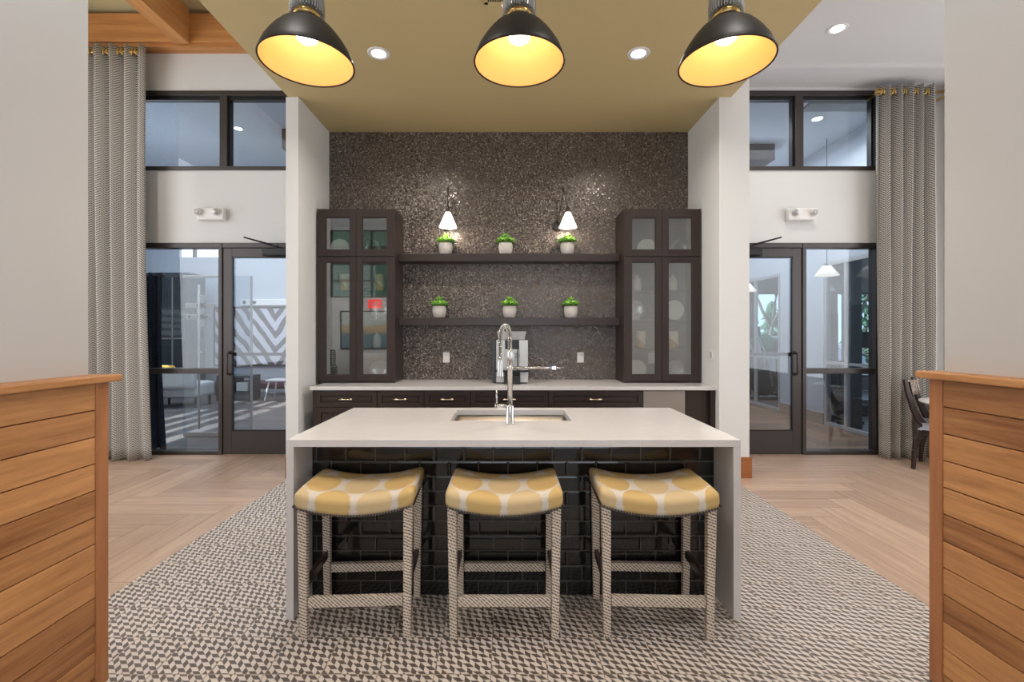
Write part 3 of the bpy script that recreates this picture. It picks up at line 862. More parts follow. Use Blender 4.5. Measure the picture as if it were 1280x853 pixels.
# wall lamps
def sconce(xs_, ys_, xp, yp, xa, ya, label):
    D = 5.27; x, _, zt = P(xs_, 265.5, D); zb = P(0, 284.5, D)[2]
    r = thing('wall_lamp', label, 'wall lamp', (x, BW, zb), 'wall lamps above the shelves')
    h = zt-zb
    px, _, pz = P(xp, yp, BW)
    obj('backplate', MB().lathe([(0, BW-.028), (.05, BW-.028), (.058, BW-.02), (.06, BW-.001), (0, BW-.001)], (px, 0, pz), 28, axis='y'), M['bronze'], r)
    ax, _, az = P(xa, ya, 5.36)
    m = MB(); m.tube([(px, BW-.02, pz), (px, BW-.06, pz+.05), (ax, 5.36, az-.03), (ax, 5.35, az), (ax, 5.335, az+.004), (ax, 5.32, az-.01), (x, D, zt+.05)], .0065, 8)
    m.cyl((x, D, zt+.062), (x, D, zt+.035), .012, .018); m.cyl((x, D, zt+.035), (x, D, zt+.0), .018, .024)
    m.cyl((x-.02, D, zt+.045), (x+.02, D, zt+.045), .008)
    obj('lamp_arm', m, M['bronze'], r)
    obj('lamp_shade', MB().lathe([(.030, zt), (.100, zb+.008), (.103, zb), (.098, zb), (.027, zt-.006)], (x, D, 0), 40), M['opal'], r, label='lit white cone shade')
    obj('lamp_bulb', MB().lathe([(0, zb+.03), (.02, zb+.036), (.028, zb+.06), (.02, zb+.09), (.012, zb+.11), (0, zb+.11)], (x, D, 0), 20), M['bulb'], r, label='glowing bulb')
    l = bpy.data.lights.new('wall lamp light', 'POINT'); l.energy = 7; l.color = (1, .86, .70); l.shadow_soft_size = .03
    lo = bpy.data.objects.new('wall_lamp_light', l); C.objects.link(lo); lo.location = (x, D, zb-.01)
sconce(560, 0, 559, 283, 560.5, 236, 'small wall lamp with lit cone shade above the left upper plant')
sconce(710, 0, 697, 283, 704, 237, 'small wall lamp with lit cone shade above the right upper plant, arm slanting')

# outlets and switch
def outlet(px, py, y, label, w=.078, h=.122):
    x, _, z = P(px, py, y); r = thing('power_outlet', label, 'power outlet', (x, y, z-h/2), 'outlets in the mosaic wall')
    obj('cover_plate', MB().box(x-w/2, x+w/2, y-.009, y-.001, z-h/2, z+h/2), M['plastic'], r, bevel=.002)
    for s in (-1, 1):
        f = obj('socket', MB().box(x-.017, x+.017, y-.012, y-.0085, z+s*.026-.017, z+s*.026+.017), M['plastic'], r, bevel=.002)
        obj('socket_slots', MB().box(x-.008, x-.006, y-.0128, y-.0119, z+s*.026-.002, z+s*.026+.009).box(x+.006, x+.008, y-.0128, y-.0119, z+s*.026-.002, z+s*.026+.009), M['black'], f)
outlet(558, 447, BW, 'white outlet plate on the mosaic wall left of the coffee machine')
outlet(725.5, 447, BW, 'white outlet plate on the mosaic wall right of the coffee machine')
outlet(814, 448, BW-.016, 'white outlet plate seen through the right cabinet glass')
yy = 4.69*262.7/(890-CX)*2.135/2.135
sw_y = 2.135*F/(890-CX); swz = H - (444-CY)/F*sw_y
sw = thing('light_switch', 'white light switch plate on the side wall right of the glass cabinet', 'light switch', (2.134, sw_y, swz-.06))
obj('cover_plate', MB().box(2.126, 2.134, sw_y-.04, sw_y+.04, swz-.062, swz+.062), M['plastic'], sw, bevel=.002)
obj('switch_rocker', MB().box(2.120, 2.1265, sw_y-.017, sw_y+.017, swz-.034, swz+.034), M['silver'], sw, bevel=.003)

# coffee machine
cx0, cx1, cyf = (615-CX)/F*5.02, (660-CX)/F*5.02, 5.02
zc = CT1 + .001; ztp = H-(425.3-CY)/F*5.02
cm = thing('coffee_machine', 'silver bean-to-cup coffee machine with hopper standing on the back counter', 'coffee machine', ((cx0+cx1)/2, cyf, zc))
w = cx1-cx0; xl = cx0+.046; xA = xl+(w-.046)*.28; xB = xl+(w-.046)*.72
yr = 5.40
b = MB().box(cx0, xl, cyf+.03, yr, zc+.008, ztp).box(xl+.001, cx1-.002, cyf+.06, yr-.001, zc+.008, ztp-.002)
obj('housing', b, M['dgrey'], cm, bevel=.006)
fz = zc+.145
b = MB().box(xl, xA, cyf+.005, cyf+.058, fz, ztp).box(xB, cx1, cyf+.005, cyf+.058, fz, ztp).box(xA, xB, cyf+.005, cyf+.058, fz, ztp-.100)
obj('front_panel', b, M['silver'], cm, bevel=.004)
obj('display', MB().box(xA+.002, xB-.002, cyf+.002, cyf+.05, ztp-.098, ztp-.006), M['black'], cm, bevel=.003)
obj('spout', MB().box(xA+.05, xB-.05, cyf-.04, cyf+.004, ztp-.20, ztp-.145).cyl((xA+.065, cyf-.02, ztp-.20), (xA+.065, cyf-.02, ztp-.25), .008).cyl((xB-.065, cyf-.02, ztp-.20), (xB-.065, cyf-.02, ztp-.25), .008), M['steel'], cm, bevel=.004)
mk = MB()
for k in range(3):
    a0 = (xB-.035+.014*k, cyf+.003, ztp-.165)
    mk.tube([(a0[0]-.013*math.cos(q*PI/8), a0[1], a0[2]+.022*math.sin(q*PI/8)) for q in range(16)], .0016, 6)
obj('logo', mk, M['dgrey'], cm, label='ring shaped emblem on the front')
obj('drip_shelf', MB().prism([(xl-.02, cyf+.02), (xl+.04, cyf-.03), (cx1-.04, cyf-.03), (cx1+.0, cyf+.02), (cx1, cyf+.058), (xl-.02, cyf+.058)], 'z', fz-.016, fz-.001), M['black'], cm, bevel=.003)
for a_, b_ in ((xl, xA-.01), (xB+.01, cx1)): obj('lower_panel', MB().box(a_, b_, cyf+.008, cyf+.058, zc+.012, fz-.018), M['silver'], cm, bevel=.003)
obj('drip_tray', MB().box(xA-.008, xB+.008, cyf-.06, cyf+.058, zc, fz-.05), M['black'], cm, bevel=.006)
obj('frother', MB().cyl((xA-.03, cyf-.01, fz-.02), (xA-.03, cyf-.01, fz+.04), .006, n=10), M['black'], cm)
obj('steam_wand', MB().cyl((xB-.015, cyf-.012, fz), (xB-.015, cyf-.012, ztp-.10), .006, n=10), M['black'], cm)
h0, h1 = (623.5-CX)/F*5.1, (655.5-CX)/F*5.1; g0, g1 = (621-CX)/F*5.1, (658-CX)/F*5.1; zh = H-(414.5-CY)/F*5.1
hp = MB(); hp.add([(h0,5.10,ztp+.001),(h1,5.10,ztp+.001),(h1,5.32,ztp+.001),(h0,5.32,ztp+.001),(g0,5.08,zh),(g1,5.08,zh),(g1,5.36,zh),(g0,5.36,zh)], [(0,3,2,1),(4,5,6,7),(0,1,5,4),(1,2,6,5),(2,3,7,6),(3,0,4,7)])
obj('bean_hopper', hp, M['silver'], cm, bevel=.004)

# ------------------------------------------------------------------ island
IX0, IX1, IY0, IY1 = -1.128, 1.184, 2.359, 3.386
TT = .037
SX0, SX1, SY0, SY1 = -.36, .396, 2.873, 3.289
isl = thing('kitchen_island', 'white waterfall island with black tiled front in the middle of the room', 'kitchen island', ((IX0+IX1)/2, (IY0+IY1)/2, 0))
# slab with a real cut-out
m = MB()
def slab_hole(m, x0, x1, y0, y1, a0, a1, b0, b1, z0, z1):
    O = [(x0,y0),(x1,y0),(x1,y1),(x0,y1)]; I = [(a0,b0),(a1,b0),(a1,b1),(a0,b1)]
    vs = [(p[0],p[1],z) for z in (z0, z1) for p in O+I]
    fs = []
    for i in range(4):
        j = (i+1) % 4
        fs += [(8+i, 8+j, 12+j, 12+i), (i, 4+i, 4+j, j), (i, j, 8+j, 8+i), (4+i, 12+i, 12+j, 4+j)]
    m.add(vs, fs)
slab_hole(m, IX0, IX1, IY0, IY1, SX0, SX1, SY0, SY1, CT1-TT, CT1)
obj('countertop', m, M['quartz'], isl, bevel=.002)
for a, b in ((IX0, IX0+TT), (IX1-TT, IX1)):
    obj('waterfall_panel', MB().box(a, b, IY0, IY1, 0, CT1-TT-.0005), M['quartz'], isl)
FT = 2.585
hb = MB().box(IX0+TT+.001, IX1-TT-.001, FT+.012, 2.80, 0, CT1-TT-.001).box(IX0+TT+.001, IX1-TT-.001, 2.80, 3.33, 0, .62).box(IX0+TT+.001, SX0-.06, 2.80, 3.33, .62, CT1-TT-.001).box(SX1+.06, IX1-TT-.001, 2.80, 3.33, .62, CT1-TT-.001)
obj('island_body', hb, M['espresso'], isl)
obj('tiled_front', MB().box(IX0+TT+.001, IX1-TT-.001, FT, FT+.011, 0, CT1-TT-.001), M['subway'], isl)
for i in range(4):
    w = (IX1-IX0-2*TT-.01)/4; a = IX0+TT+.005+i*w
    dm = MB().box(a+.002, a+w-.002, 3.332, 3.350, .10, CT1-TT-.01).box(a+.002, a+.06, 3.350, 3.358, .1, .86).box(a+w-.06, a+w-.002, 3.350, 3.358, .1, .86).box(a+.06, a+w-.06, 3.350, 3.358, .1, .16).box(a+.06, a+w-.06, 3.350, 3.358, .8, .86)
    obj('cabinet_door', dm, M['espresso'], isl)

# undermount sink
sk = thing('kitchen_sink', 'rectangular stainless steel sink set into the white island top', 'sink', ((SX0+SX1)/2, (SY0+SY1)/2, .66))
zr = CT1-TT-.001; zb = .66; t = .004
m = MB(); a0, a1, b0, b1 = SX0-.006, SX1+.006, SY0-.006, SY1+.006
vs = []
rad = .03
def rrect(x0, x1, y0, y1, r, n=6):
    pts = []
    for cx_, cy_, s0 in ((x1-r, y1-r, 0), (x0+r, y1-r, 1), (x0+r, y0+r, 2), (x1-r, y0+r, 3)):
        for k in range(n+1):
            a = (s0 + k/n)*PI/2; pts.append((cx_+r*math.cos(a), cy_+r*math.sin(a)))
    return pts
rings = [(rrect(a0-.02, a1+.02, b0-.02, b1+.02, .04), zr), (rrect(a0, a1, b0, b1, .03), zr), (rrect(a0+.004, a1-.004, b0+.004, b1-.004, .03), zb+.03), (rrect(a0+.014, a1-.014, b0+.014, b1-.014, .03), zb+.008), (rrect(a0+.05, a1-.05, b0+.05, b1-.05, .03), zb+.003)]
n = len(rings[0][0])
for pts, z in rings: vs += [(p[0], p[1], z) for p in pts]
fs = [(i*n+k, i*n+(k+1)%n, (i+1)*n+(k+1)%n, (i+1)*n+k) for i in range(len(rings)-1) for k in range(n)] + [tuple((len(rings)-1)*n+k for k in range(n))]
m.add(vs, fs, 0, True)
o = obj('basin', m, M['steel'], sk); so = o.modifiers.new('s', 'SOLIDIFY'); so.thickness = .003; so.offset = 1
obj('drain', MB().lathe([(0, zb+.005), (.02, zb+.004), (.035, zb+.006), (.042, zb+.007), (.044, zb+.004)], ((SX0+SX1)/2, SY1-.12, 0), 28), M['chrome'], sk)

# spring faucet
fx, fy = (637.5-CX)/F*2.78, 2.78
fc = thing('kitchen_faucet', 'tall chrome spring faucet with side arm standing before the island sink', 'faucet', (fx, fy, CT1))
z0 = CT1+.0005
obj('faucet_base', MB().lathe([(0, z0), (.027, z0), (.028, z0+.006), (.0235, z0+.010), (.0235, z0+.105), (.021, z0+.11), (.015, z0+.112), (0, z0+.112)], (fx, fy, 0), 32), M['chrome'], fc)
zp = H-(438-CY)/F*2.78
obj('riser', MB().lathe([(0, z0+.112), (.0155, z0+.112), (.0155, z0+.36), (.0165, z0+.362), (.0165, zp-.01), (.013, zp), (0, zp)], (fx, fy, 0), 28), M['chrome'], fc)
lv = MB(); zl = H-(507.5-CY)/F*2.78
lv.cyl((fx-.02, fy, zl), (fx-.085, fy, zl), .012); lv.cyl((fx-.078, fy, zl-.004), (fx-.080, fy, zl+.092), .006, .005)
lv.cyl((fx-.085, fy, zl), (fx-.090, fy, zl), .015)
obj('lever_handle', lv, M['chrome'], fc)
arc = []
R = .105; zc2 = zp+.06; N = 60
arc.append(Vector((fx, fy, zp-.015)))
for k in range(5): arc.append(Vector((fx, fy, zp + .012*k)))
ex, ey = -.062, .17
for k in range(1, 31):
    a = PI*k/30; q = (1-math.cos(a))/2
    arc.append(Vector((fx+ex*q, fy+ey*q, zc2 + math.sin(a)*.088)))
for k in range(1, 9): arc.append(Vector((fx+ex*(1+.0*k), fy+ey, zc2 - .016*k)))
obj('hose', MB().tube(arc, .0075, 10), M['rubber'], fc)
# coil around the hose
L = [0]
for i in range(1, len(arc)): L.append(L[-1] + (arc[i]-arc[i-1]).length)
turns = int(L[-1]/.0085); pts = []; up = Vector((1,0,0))
seg = 9
import bisect
for k in range(turns*seg+1):
    s = L[-1]*k/(turns*seg); i = min(len(arc)-2, max(0, bisect.bisect_right(L, s)-1)); f = (s-L[i])/max(1e-6, L[i+1]-L[i])
    p = arc[i].lerp(arc[i+1], f); t = (arc[i+1]-arc[i]).normalized(); u = (up - t*up.dot(t)).normalized(); wv = t.cross(u); a = 2*PI*k/seg
    pts.append(p + (u*math.cos(a)+wv*math.sin(a))*.0135)
obj('spring_coil', MB().tube(pts, .0022, 5), M['chrome'], fc)
hx, hy = fx+ex, fy+ey; hz = zc2-.125
obj('spray_head', MB().lathe([(0, hz+.01), (.012, hz+.008), (.013, hz-.012), (.016, hz-.02), (.018, hz-.07), (.021, hz-.105), (.021, hz-.112), (0, hz-.112)], (hx, hy, 0), 24), M['chrome'], fc)
za = H-(460-CY)/F*2.78
ar = MB(); ar.cyl((fx+.014, fy, za), (fx+.255, fy, za), .0075, n=12); ar.lathe([(.0, za-.014), (.021, za-.014), (.021, za+.014), (0, za+.014)], (fx, fy, 0), 24)
obj('side_arm', ar, M['chrome'], fc)
obj('arm_clip', MB().box(fx+.25, fx+.275, fy-.013, fy+.013, za-.010, za+.010).tube([(fx+.285+.014*math.cos(a*PI/8), fy+.016*math.sin(a*PI/8), za) for a in range(-6, 7)], .005, 8), M['chrome'], fc)

# ------------------------------------------------------------------ stools
def mk_stool():
    r = thing('counter_stool', '', 'stool', (0,0,0), 'saddle seat stools at the island')
    hw, hd, zb_, zt_ = .278, .222, .612, .70
    def warp(p, nrm):
        x, y, z = p; fx_ = x/hw; fy_ = y/hd
        sad = .046*abs(fx_)**2.0 - .030
        top = max(0, nrm.z) if abs(z) > .02 else 0
        tz = max(0, min(1, (z/.045+1)/2)); puff = .014*(1-fx_*fx_)*(1-fy_*fy_)*tz*tz
        y *= 1 - .045*tz*(abs(fy_)**4)
        return Vector((x*(1.0), y, z + sad + puff - .010*abs(fy_)**3*tz*tz))
    def uvf(p, nrm):
        dz = (.045 - p.z)
        return (p.x + math.copysign(dz, p.x)*abs(nrm.x)*.9, p.y + math.copysign(dz, p.y)*abs(nrm.y)*.9 + .045)
    m = MB().rbox(2*hw, 2*hd, .090, .030, (0, 0, .665), 18, 0, warp, uvf)
    obj('seat', m, M['ikat'], r)
    # row of nail heads along the lower edge
    nl = MB()
    def nail(x, y, z, dx, dy):
        nl.lathe([(.0065, 0), (.005, .003), (0, .0045)], (x, y, z), 6) if False else nl.add([(x-.0055*abs(dy), y-.0055*abs(dx), z-.0055), (x+.0055*abs(dy), y+.0055*abs(dx), z-.0055), (x+.0055*abs(dy), y+.0055*abs(dx), z+.0055), (x-.0055*abs(dy), y-.0055*abs(dx), z+.0055), (x+dx*.004, y+dy*.004, z)], [(0,1,4),(1,2,4),(2,3,4),(3,0,4)], 0, True)
    k = -hw+.012
    while k < hw-.01:
        z = .665-.045+.012 + .046*(k/hw)**2 - .030
        nail(k, -hd+.0, z, 0, -1); nail(k, hd-.0, z, 0, 1); k += .0135
    k = -hd+.012
    while k < hd-.01:
        z = .665-.045+.012+.016; nail(-hw, k, z, -1, 0); nail(hw, k, z, 1, 0); k += .0135
    nh = obj('nail_trim', nl, M['bronze'], r, label='row of dark nail heads')
    for sx, sy in ((-1,-1),(1,-1),(-1,1),(1,1)):
        m = MB(); xt, yt = sx*.248, sy*.168; xb, yb = sx*.242, sy*.165
        m.bar((xb, yb, 0.001), (xt, yt, .640), .034, .034, 0, .043, .043, up=(0,1,0))
        obj('leg', m, M['rope'], r, bevel=.003)
    obj('stretcher', MB().box(-.222, .222, -.181, -.149, .155, .200), M['rope_h'], r, bevel=.003)
    obj('stretcher', MB().box(-.222, .222, .149, .181, .155, .200), M['rope_h'], r, bevel=.003)
    for s in (-1, 1):
        obj('side_stretcher', MB().box(s*.244-.011, s*.244+.011, -.146, .146, .235, .275), M['darkwood'], r, bevel=.003, label='dark side stretcher')
    # seat rail under the cushion
    rl = MB(); 
    for s in (-1, 1):
        rl.box(-.222, .222, s*.14-.012, s*.14+.012, .586, .604); rl.box(s*.245-.012, s*.245+.012, -.145, .145, .585, .625)
    obj('seat_rail', rl, M['black'], r)
    return r
st = mk_stool()
place(st, (-.735, 2.385, 0), 'left yellow patterned saddle stool, nearest the left end of the island', rz=math.radians(3))
place(st, (-.018, 2.383, 0), 'middle yellow patterned saddle stool standing in front of the faucet', rz=0)
place(st, (.722, 2.383, 0), 'right yellow patterned saddle stool, nearest the right end of the island', rz=math.radians(-2))

# ------------------------------------------------------------------ pendants
def mk_pendant():
    r = thing('pendant_lamp', '', 'pendant lamp', (0,0,0), 'black dome pendants over the island')
    R_ = .2145
    out = [(R_+.003, -.004), (R_+.004, .002), (.210, .030), (.198, .066), (.178, .105), (.153, .147), (.126, .184), (.096, .213), (.070, .230), (.061, .238), (.058, .246)]
    inn = [(.050, .236), (.064, .222), (.090, .205), (.119, .177), (.146, .141), (.171, .101), (.191, .064), (.203, .029), (R_-.002, -.002)]
    m = MB(); n = 48
    out = [(r_, h_*.85) for r_, h_ in out]; inn = [(r_, h_*.85) for r_, h_ in inn]
    prof = out + inn
    m.lathe(prof, n=n)
    # inside faces take the gold lining
    m.f = m.f[:-2] if len(m.f[-1]) == n else m.f
    m.m = m.m[:len(m.f)]; m.sm = m.sm[:len(m.f)]; m.t = m.t[:len(m.f)]
    for i in range((len(out)-1)*n, len(m.m)): m.m[i] = 1
    obj('lamp_shade', m, [M['shade_out'], M['shade_in']], r)
    rim = MB().tube([((R_+.002)*math.cos(2*PI*k/64), (R_+.002)*math.sin(2*PI*k/64), -.003) for k in range(65)], .0045, 8)
    obj('shade_rim', rim, M['shade_out'], r)
    sock = MB().lathe([(0, .210), (.057, .210), (.063, .215), (.063, .232), (.056, .238), (0, .238)], n=36)
    obj('collar', sock, M['gold'], r, label='brass toned collar')
    cage = MB(); 
    for k in range(36):
        a = 2*PI*k/36; c_, s_ = math.cos(a), math.sin(a)
        cage.bar((c_*.062, s_*.062, .238), (c_*.062, s_*.062, .420), .0045, .030, up=(c_, s_, 0))
    cage.lathe([(0, .420), (.078, .420), (.079, .428), (.079, .440), (0, .444)], n=36); cage.lathe([(.02, .239), (.045, .239), (.045, .42), (.02, .42)], n=24)
    obj('cooling_fins', cage, M['silver'], r, label='ribbed silver cooling body')
    obj('clear_sleeve', MB().lathe([(.0800, .212), (.0815, .212), (.0815, .43), (.0800, .43)], n=40), M['sleeve'], r, label='clear sleeve round the ribs')
    obj('hanging_rod', MB().cyl((0,0,.44), (0,0,1.06), .009, n=12).lathe([(0, 1.075), (.065, 1.075), (.062, 1.055), (.02, 1.045), (0, 1.045)], n=28), M['bronze'], r)
    obj('lamp_bulb', MB().lathe([(0, .092), (.028, .097), (.047, .112), (.052, .135), (.046, .155), (.030, .170), (.024, .190), (0, .190)], n=28), M['bulb'], r, label='glowing white bulb')
    return r
pd = mk_pendant(); PZ = H + 340/F*2.25; PY = 2.25
for px, lab in ((384, 'left black dome pendant with gold interior hanging over the island'), (649, 'middle black dome pendant with gold interior, hanging over the faucet'), (907.5, 'right black dome pendant with gold interior hanging over the island')):
    x = (px-CX)/F*PY
    o = place(pd, (x, PY, PZ), lab)
    l = bpy.data.lights.new('pendant light', 'POINT'); l.energy = 1.5; l.color = (1, .80, .50); l.shadow_soft_size = .05
    lo = bpy.data.objects.new('pendant_light', l); C.objects.link(lo); lo.location = (x, PY, PZ+.045)
    l = bpy.data.lights.new('pendant beam', 'SPOT'); l.energy = 21; l.color = (1, .84, .62); l.spot_size = math.radians(118); l.spot_blend = .6; l.shadow_soft_size = .06
    lo = bpy.data.objects.new('pendant_beam', l); C.objects.link(lo); lo.location = (x, PY, PZ-.01)

# ------------------------------------------------------------------ ceiling fittings
def mk_down():
    r = thing('recessed_downlight', '', 'ceiling light', (0,0,0), 'recessed ceiling downlights')
    obj('trim_ring', MB().lathe([(.066, -.004), (.080, -.008), (.092, -.006), (.096, -.0005), (.066, -.0005)], n=36), M['plastic'], r)
    obj('lens', MB().lathe([(0, -.007), (.05, -.006), (.066, -.003), (.066, -.001), (0, -.001)], n=32), M['downlight'], r, label='glowing round lens'); return r
dl = mk_down()
def downl(x, y, z, lab, e=45, col=(1, .93, .82), lamp=True):
    place(dl, (x, y, z), lab)
    if lamp:
        l = bpy.data.lights.new('downlight', 'AREA'); l.shape = 'DISK'; l.size = .13; l.energy = e; l.color = col; l.spread = math.radians(150)
        lo = bpy.data.objects.new('downlight_lamp', l); C.objects.link(lo); lo.location = (x, y, z-.02)
downl((473.5-CX)/146.4, 3.96, ZS, 'left round downlight in the khaki ceiling, between two pendants', 34)
downl((798-CX)/146.4, 3.96, ZS, 'right round downlight in the khaki ceiling, between two pendants', 34)
downl(3.257, 4.585, ZR+.045, 'round downlight in the white ceiling at the upper right', 16)
vn = thing('ceiling_vent', 'small slotted air vent in the khaki ceiling behind the middle pendant', 'vent', (0, 3.24, ZS-.01))
xv0, xv1 = -.172, .125; m = MB(); ya, yb_ = 3.12, 3.365
m.box(xv0, xv1, ya, ya+.025, ZS-.008, ZS-.001).box(xv0, xv1, yb_-.025, yb_, ZS-.008, ZS-.001).box(xv0, xv0+.025, ya, yb_, ZS-.008, ZS-.001).box(xv1-.025, xv1, ya, yb_, ZS-.008, ZS-.001)
obj('vent_frame', m, M['khaki'], vn)
obj('vent_backing', MB().box(xv0+.02, xv1-.02, ya+.02, yb_-.02, ZS-.0025, ZS-.0012), M['black'], vn)
m = MB(); k = xv0+.036
while k < xv1-.03: m.box(k, k+.006, ya+.025, yb_-.025, ZS-.009, ZS-.003); k += .017
obj('vent_slats', m, M['khaki'], vn)

# emergency lights
def emerg(px, py, label, flip):
    x, _, z = P(px, py, WY-.03); y = WY-.001
    r = thing('emergency_light', label, 'emergency light', (x, y, z-.08), 'twin-head emergency lights over the doors')
    obj('housing', MB().box(x-.165, x+.165, y-.07, y, z-.075, z+.075), M['plastic'], r, bevel=.02, seg=3)
    for s in (-1, 1):
        xx = x + s*.105 - flip*.08; d = Vector((s*.35 + flip*.3, -1, -.25)).normalized()
        a = Vector((xx, y-.085, z+.018))
        h = obj('lamp_head', MB().cyl(a - d*.03, a + d*.022, .034, .044, n=24), M['plastic'], r)
        obj('lens', MB().cyl(a + d*.0222, a + d*.026, .030, n=24), M['lens'], h, label='clear round lens')
emerg(265, 268, 'white twin-head emergency light over the left glass door', .3)
emerg(1000, 268.5, 'white twin-head emergency light over the right glass door', -.3)

# ------------------------------------------------------------------ curtains
def curtain(name, x0, x1, y, z0, z1, label, rodlabel, folds, mat, seed, flare=0, rod=True, rx0=None, rx1=None, amp=.062, cat='curtain', group=None):
    rnd = random.Random(seed)
    r = thing(name, label, cat, ((x0+x1)/2, y, z0), group)
    m = MB(); N = folds*14; NZ = 36; rows = []; ph = [rnd.uniform(.8, 1.25) for _ in range(folds+2)]
    for j in range(NZ+1):
        tz = j/NZ; z = z1 + (z0-z1)*tz; row = []; s = 0; prev = None
        for i in range(N+1):
            t = i/N; f = t*folds; k = int(f)
            a = (amp*(1 if k % 2 else 1))*ph[min(k, folds)]*(1-.25*tz*rnd.uniform(.99, 1.01))
            yy = y + a*math.sin(2*PI*f)*(.9+.1*math.cos(3*tz+k)) + .012*math.sin(9*t+4*tz)
            xx = x0 + (x1-x0)*t + .008*math.sin(4*PI*f + .5)*(1-tz*.5) + flare*tz**3*(t if flare > 0 else (1-t))
            yy -= .10*tz**6*max(0, abs(flare)*4)
            row.append(Vector((xx, yy, z + (.012*math.sin(2*PI*f) if j == NZ else 0))))
        rows.append(row)
    base = len(m.v); m.sheet(rows)
    ln = 0; us = [0]
    for i in range(N): ln += (rows[0][i+1]-rows[0][i]).length; us.append(ln)
    for j in range(NZ+1):
        for i in range(N+1): m.uv[base + j*(N+1)+i] = (us[i], rows[j][i].z)
    o = obj('curtain_cloth', m, mat, r); so = o.modifiers.new('s', 'SOLIDIFY'); so.thickness = .004
    zr_ = z1-.075
    if rod:
        for k in range(folds*2):
            gx = x0 + (x1-x0)*(k/(folds*2.0)) + .004; sg = 1 if k % 2 else -1
            g = MB().tube([(gx+(.022*math.cos(q*PI/8))*sg, y+.026*math.cos(q*PI/8), zr_+.036*math.sin(q*PI/8)) for q in range(17)], .008, 8)
            obj('grommet', g, M['gold'], r, label='brass grommet ring')
        rr = thing('curtain_rod', rodlabel, 'curtain rod', ((rx0+rx1)/2, y, zr_), 'brass curtain rods')
        obj('rod', MB().cyl((rx0, y, zr_), (rx1, y, zr_), .017, n=18), M['gold'], rr)
        br = MB()
        for q in (rx0+.06, rx1-.30 if rx1 < 0 else rx1-.06): br.box(q-.01, q+.01, y+.005, WY-.002, zr_-.012, zr_+.012)
        obj('bracket', br, M['gold'], rr)
    return r
curtain('curtain', -5.35, -4.205, 5.38, .012, 4.80, 'grey herringbone curtain hanging left of the left glass doors', 'brass curtain rod over the left curtain', 7, M['curtain'], 3, flare=.10, rx0=-5.55, rx1=-4.27)
curtain('curtain', 4.31, 4.955, 5.40, .012, 4.35, 'grey herringbone curtain hanging right of the right glass doors', 'brass curtain rod over the right curtain', 5, M['curtain'], 5, flare=.0, rx0=4.28, rx1=5.235)

# ------------------------------------------------------------------ dining chair and table at the right
def chair_right():
    r = thing('dining_chair', 'dark wood dining chair with leaf print back behind the right half wall', 'chair', (4.62, 5.0, 0))
    def q(px, py, D): return Vector(P(px, py, D))
    for D, nm in ((5.0, 'near'), (5.36, 'far')):
        pts = [q(1131, 474, 5.0), q(1135, 492, 5.0), q(1141, 510, 5.0), q(1148, 524, 5.0), q(1157, 534, 5.0), q(1168, 541, 5.0)]
        k_ = (D-5.0)/.36; off = Vector((.33*k_, .28*k_, 0))
        m = MB(); pl = [p+off for p in pts]
        for a, b, w0, w1 in zip(pl[:-1], pl[1:], (.035, .045, .055, .07, .075), (.045, .055, .07, .075, .06)): m.bar(a, b + (b-a)*.08, .028, w0, 0, .028, w1, up=(1,0,0))
        obj('back_post', m, M['darkwood'], r, bevel=.004)
        pts = [q(1152, 540, 5.0), q(1146, 551, 5.0), q(1143, 563, 5.0), Vector(((1141.5-CX)/F*5.0, 5.0, .001))]
        m = MB(); pl = [p+off for p in pts]; pl[-1].z = .001
        for a, b, w0, w1 in zip(pl[:-1], pl[1:], (.075, .055, .042), (.055, .042, .032)): m.bar(a, b, .030, w0, 0, .03, w1, up=(1,0,0))
        obj('leg', m, M['darkwood'], r, bevel=.004)
        m = MB(); fx0 = 4.93+.08*k_; D = 4.72+.24*k_; fx0 = 4.70+.33*k_ - .05; 
        for a, b, w0, w1 in zip([Vector((fx0, D, .42)), Vector((fx0+.02, D, .25)), Vector((fx0+.05, D, .12))], [Vector((fx0+.02, D, .25)), Vector((fx0+.05, D, .12)), Vector((fx0+.09, D, .001))], (.06, .05, .04), (.05, .04, .03)): m.bar(a, b, .030, w0, 0, .03, w1, up=(1,0,0))
        obj('leg', m, M['darkwood'], r, bevel=.004)
    a = q(1132, 478, 5.0); b = q(1136, 497, 5.0)
    o0 = []
    for i in range(9):
        t = i/8; c = Vector((.33, .28, 0))*t + Vector((-.28, .33, 0))*.12*math.sin(PI*t)
        o0.append([a+c+Vector((.02,0,0)), a+c+Vector((.05,0,.004)), b+c+Vector((.05,0,0)), b+c+Vector((.02,0,-.003)), a+c+Vector((.02,0,0))])
    m = MB().sheet(o0); obj('backrest', m, M['chairfab'], r)
    q0 = [(4.44, 5.0), (4.77, 5.28), (5.03, 4.98), (4.70, 4.70)]
    obj('seat', MB().prism(q0, 'z', .425, .50), M['blue_fab'], r, bevel=.02, seg=3)
    obj('seat_frame', MB().prism([(x*.94+4.735*.06, y*.94+4.99*.06) for x, y in q0], 'z', .37, .424), M['darkwood'], r, bevel=.004)
chair_right()
tb = thing('round_table', 'round white pedestal table tucked behind the dining chair at the right', 'table', (4.94, 4.77, 0))
obj('tabletop', MB().lathe([(0, .712), (.50, .712), (.54, .718), (.545, .728), (.54, .734), (0, .735)], (4.94, 4.77, 0), 48), M['plastic'], tb)
obj('pedestal', MB().lathe([(0, 0), (.2, 0), (.2, .012), (.05, .03), (.03, .06), (.03, .68), (.07, .7115), (0, .7115)], (4.94, 4.77, 0), 28), M['bronze'], tb)

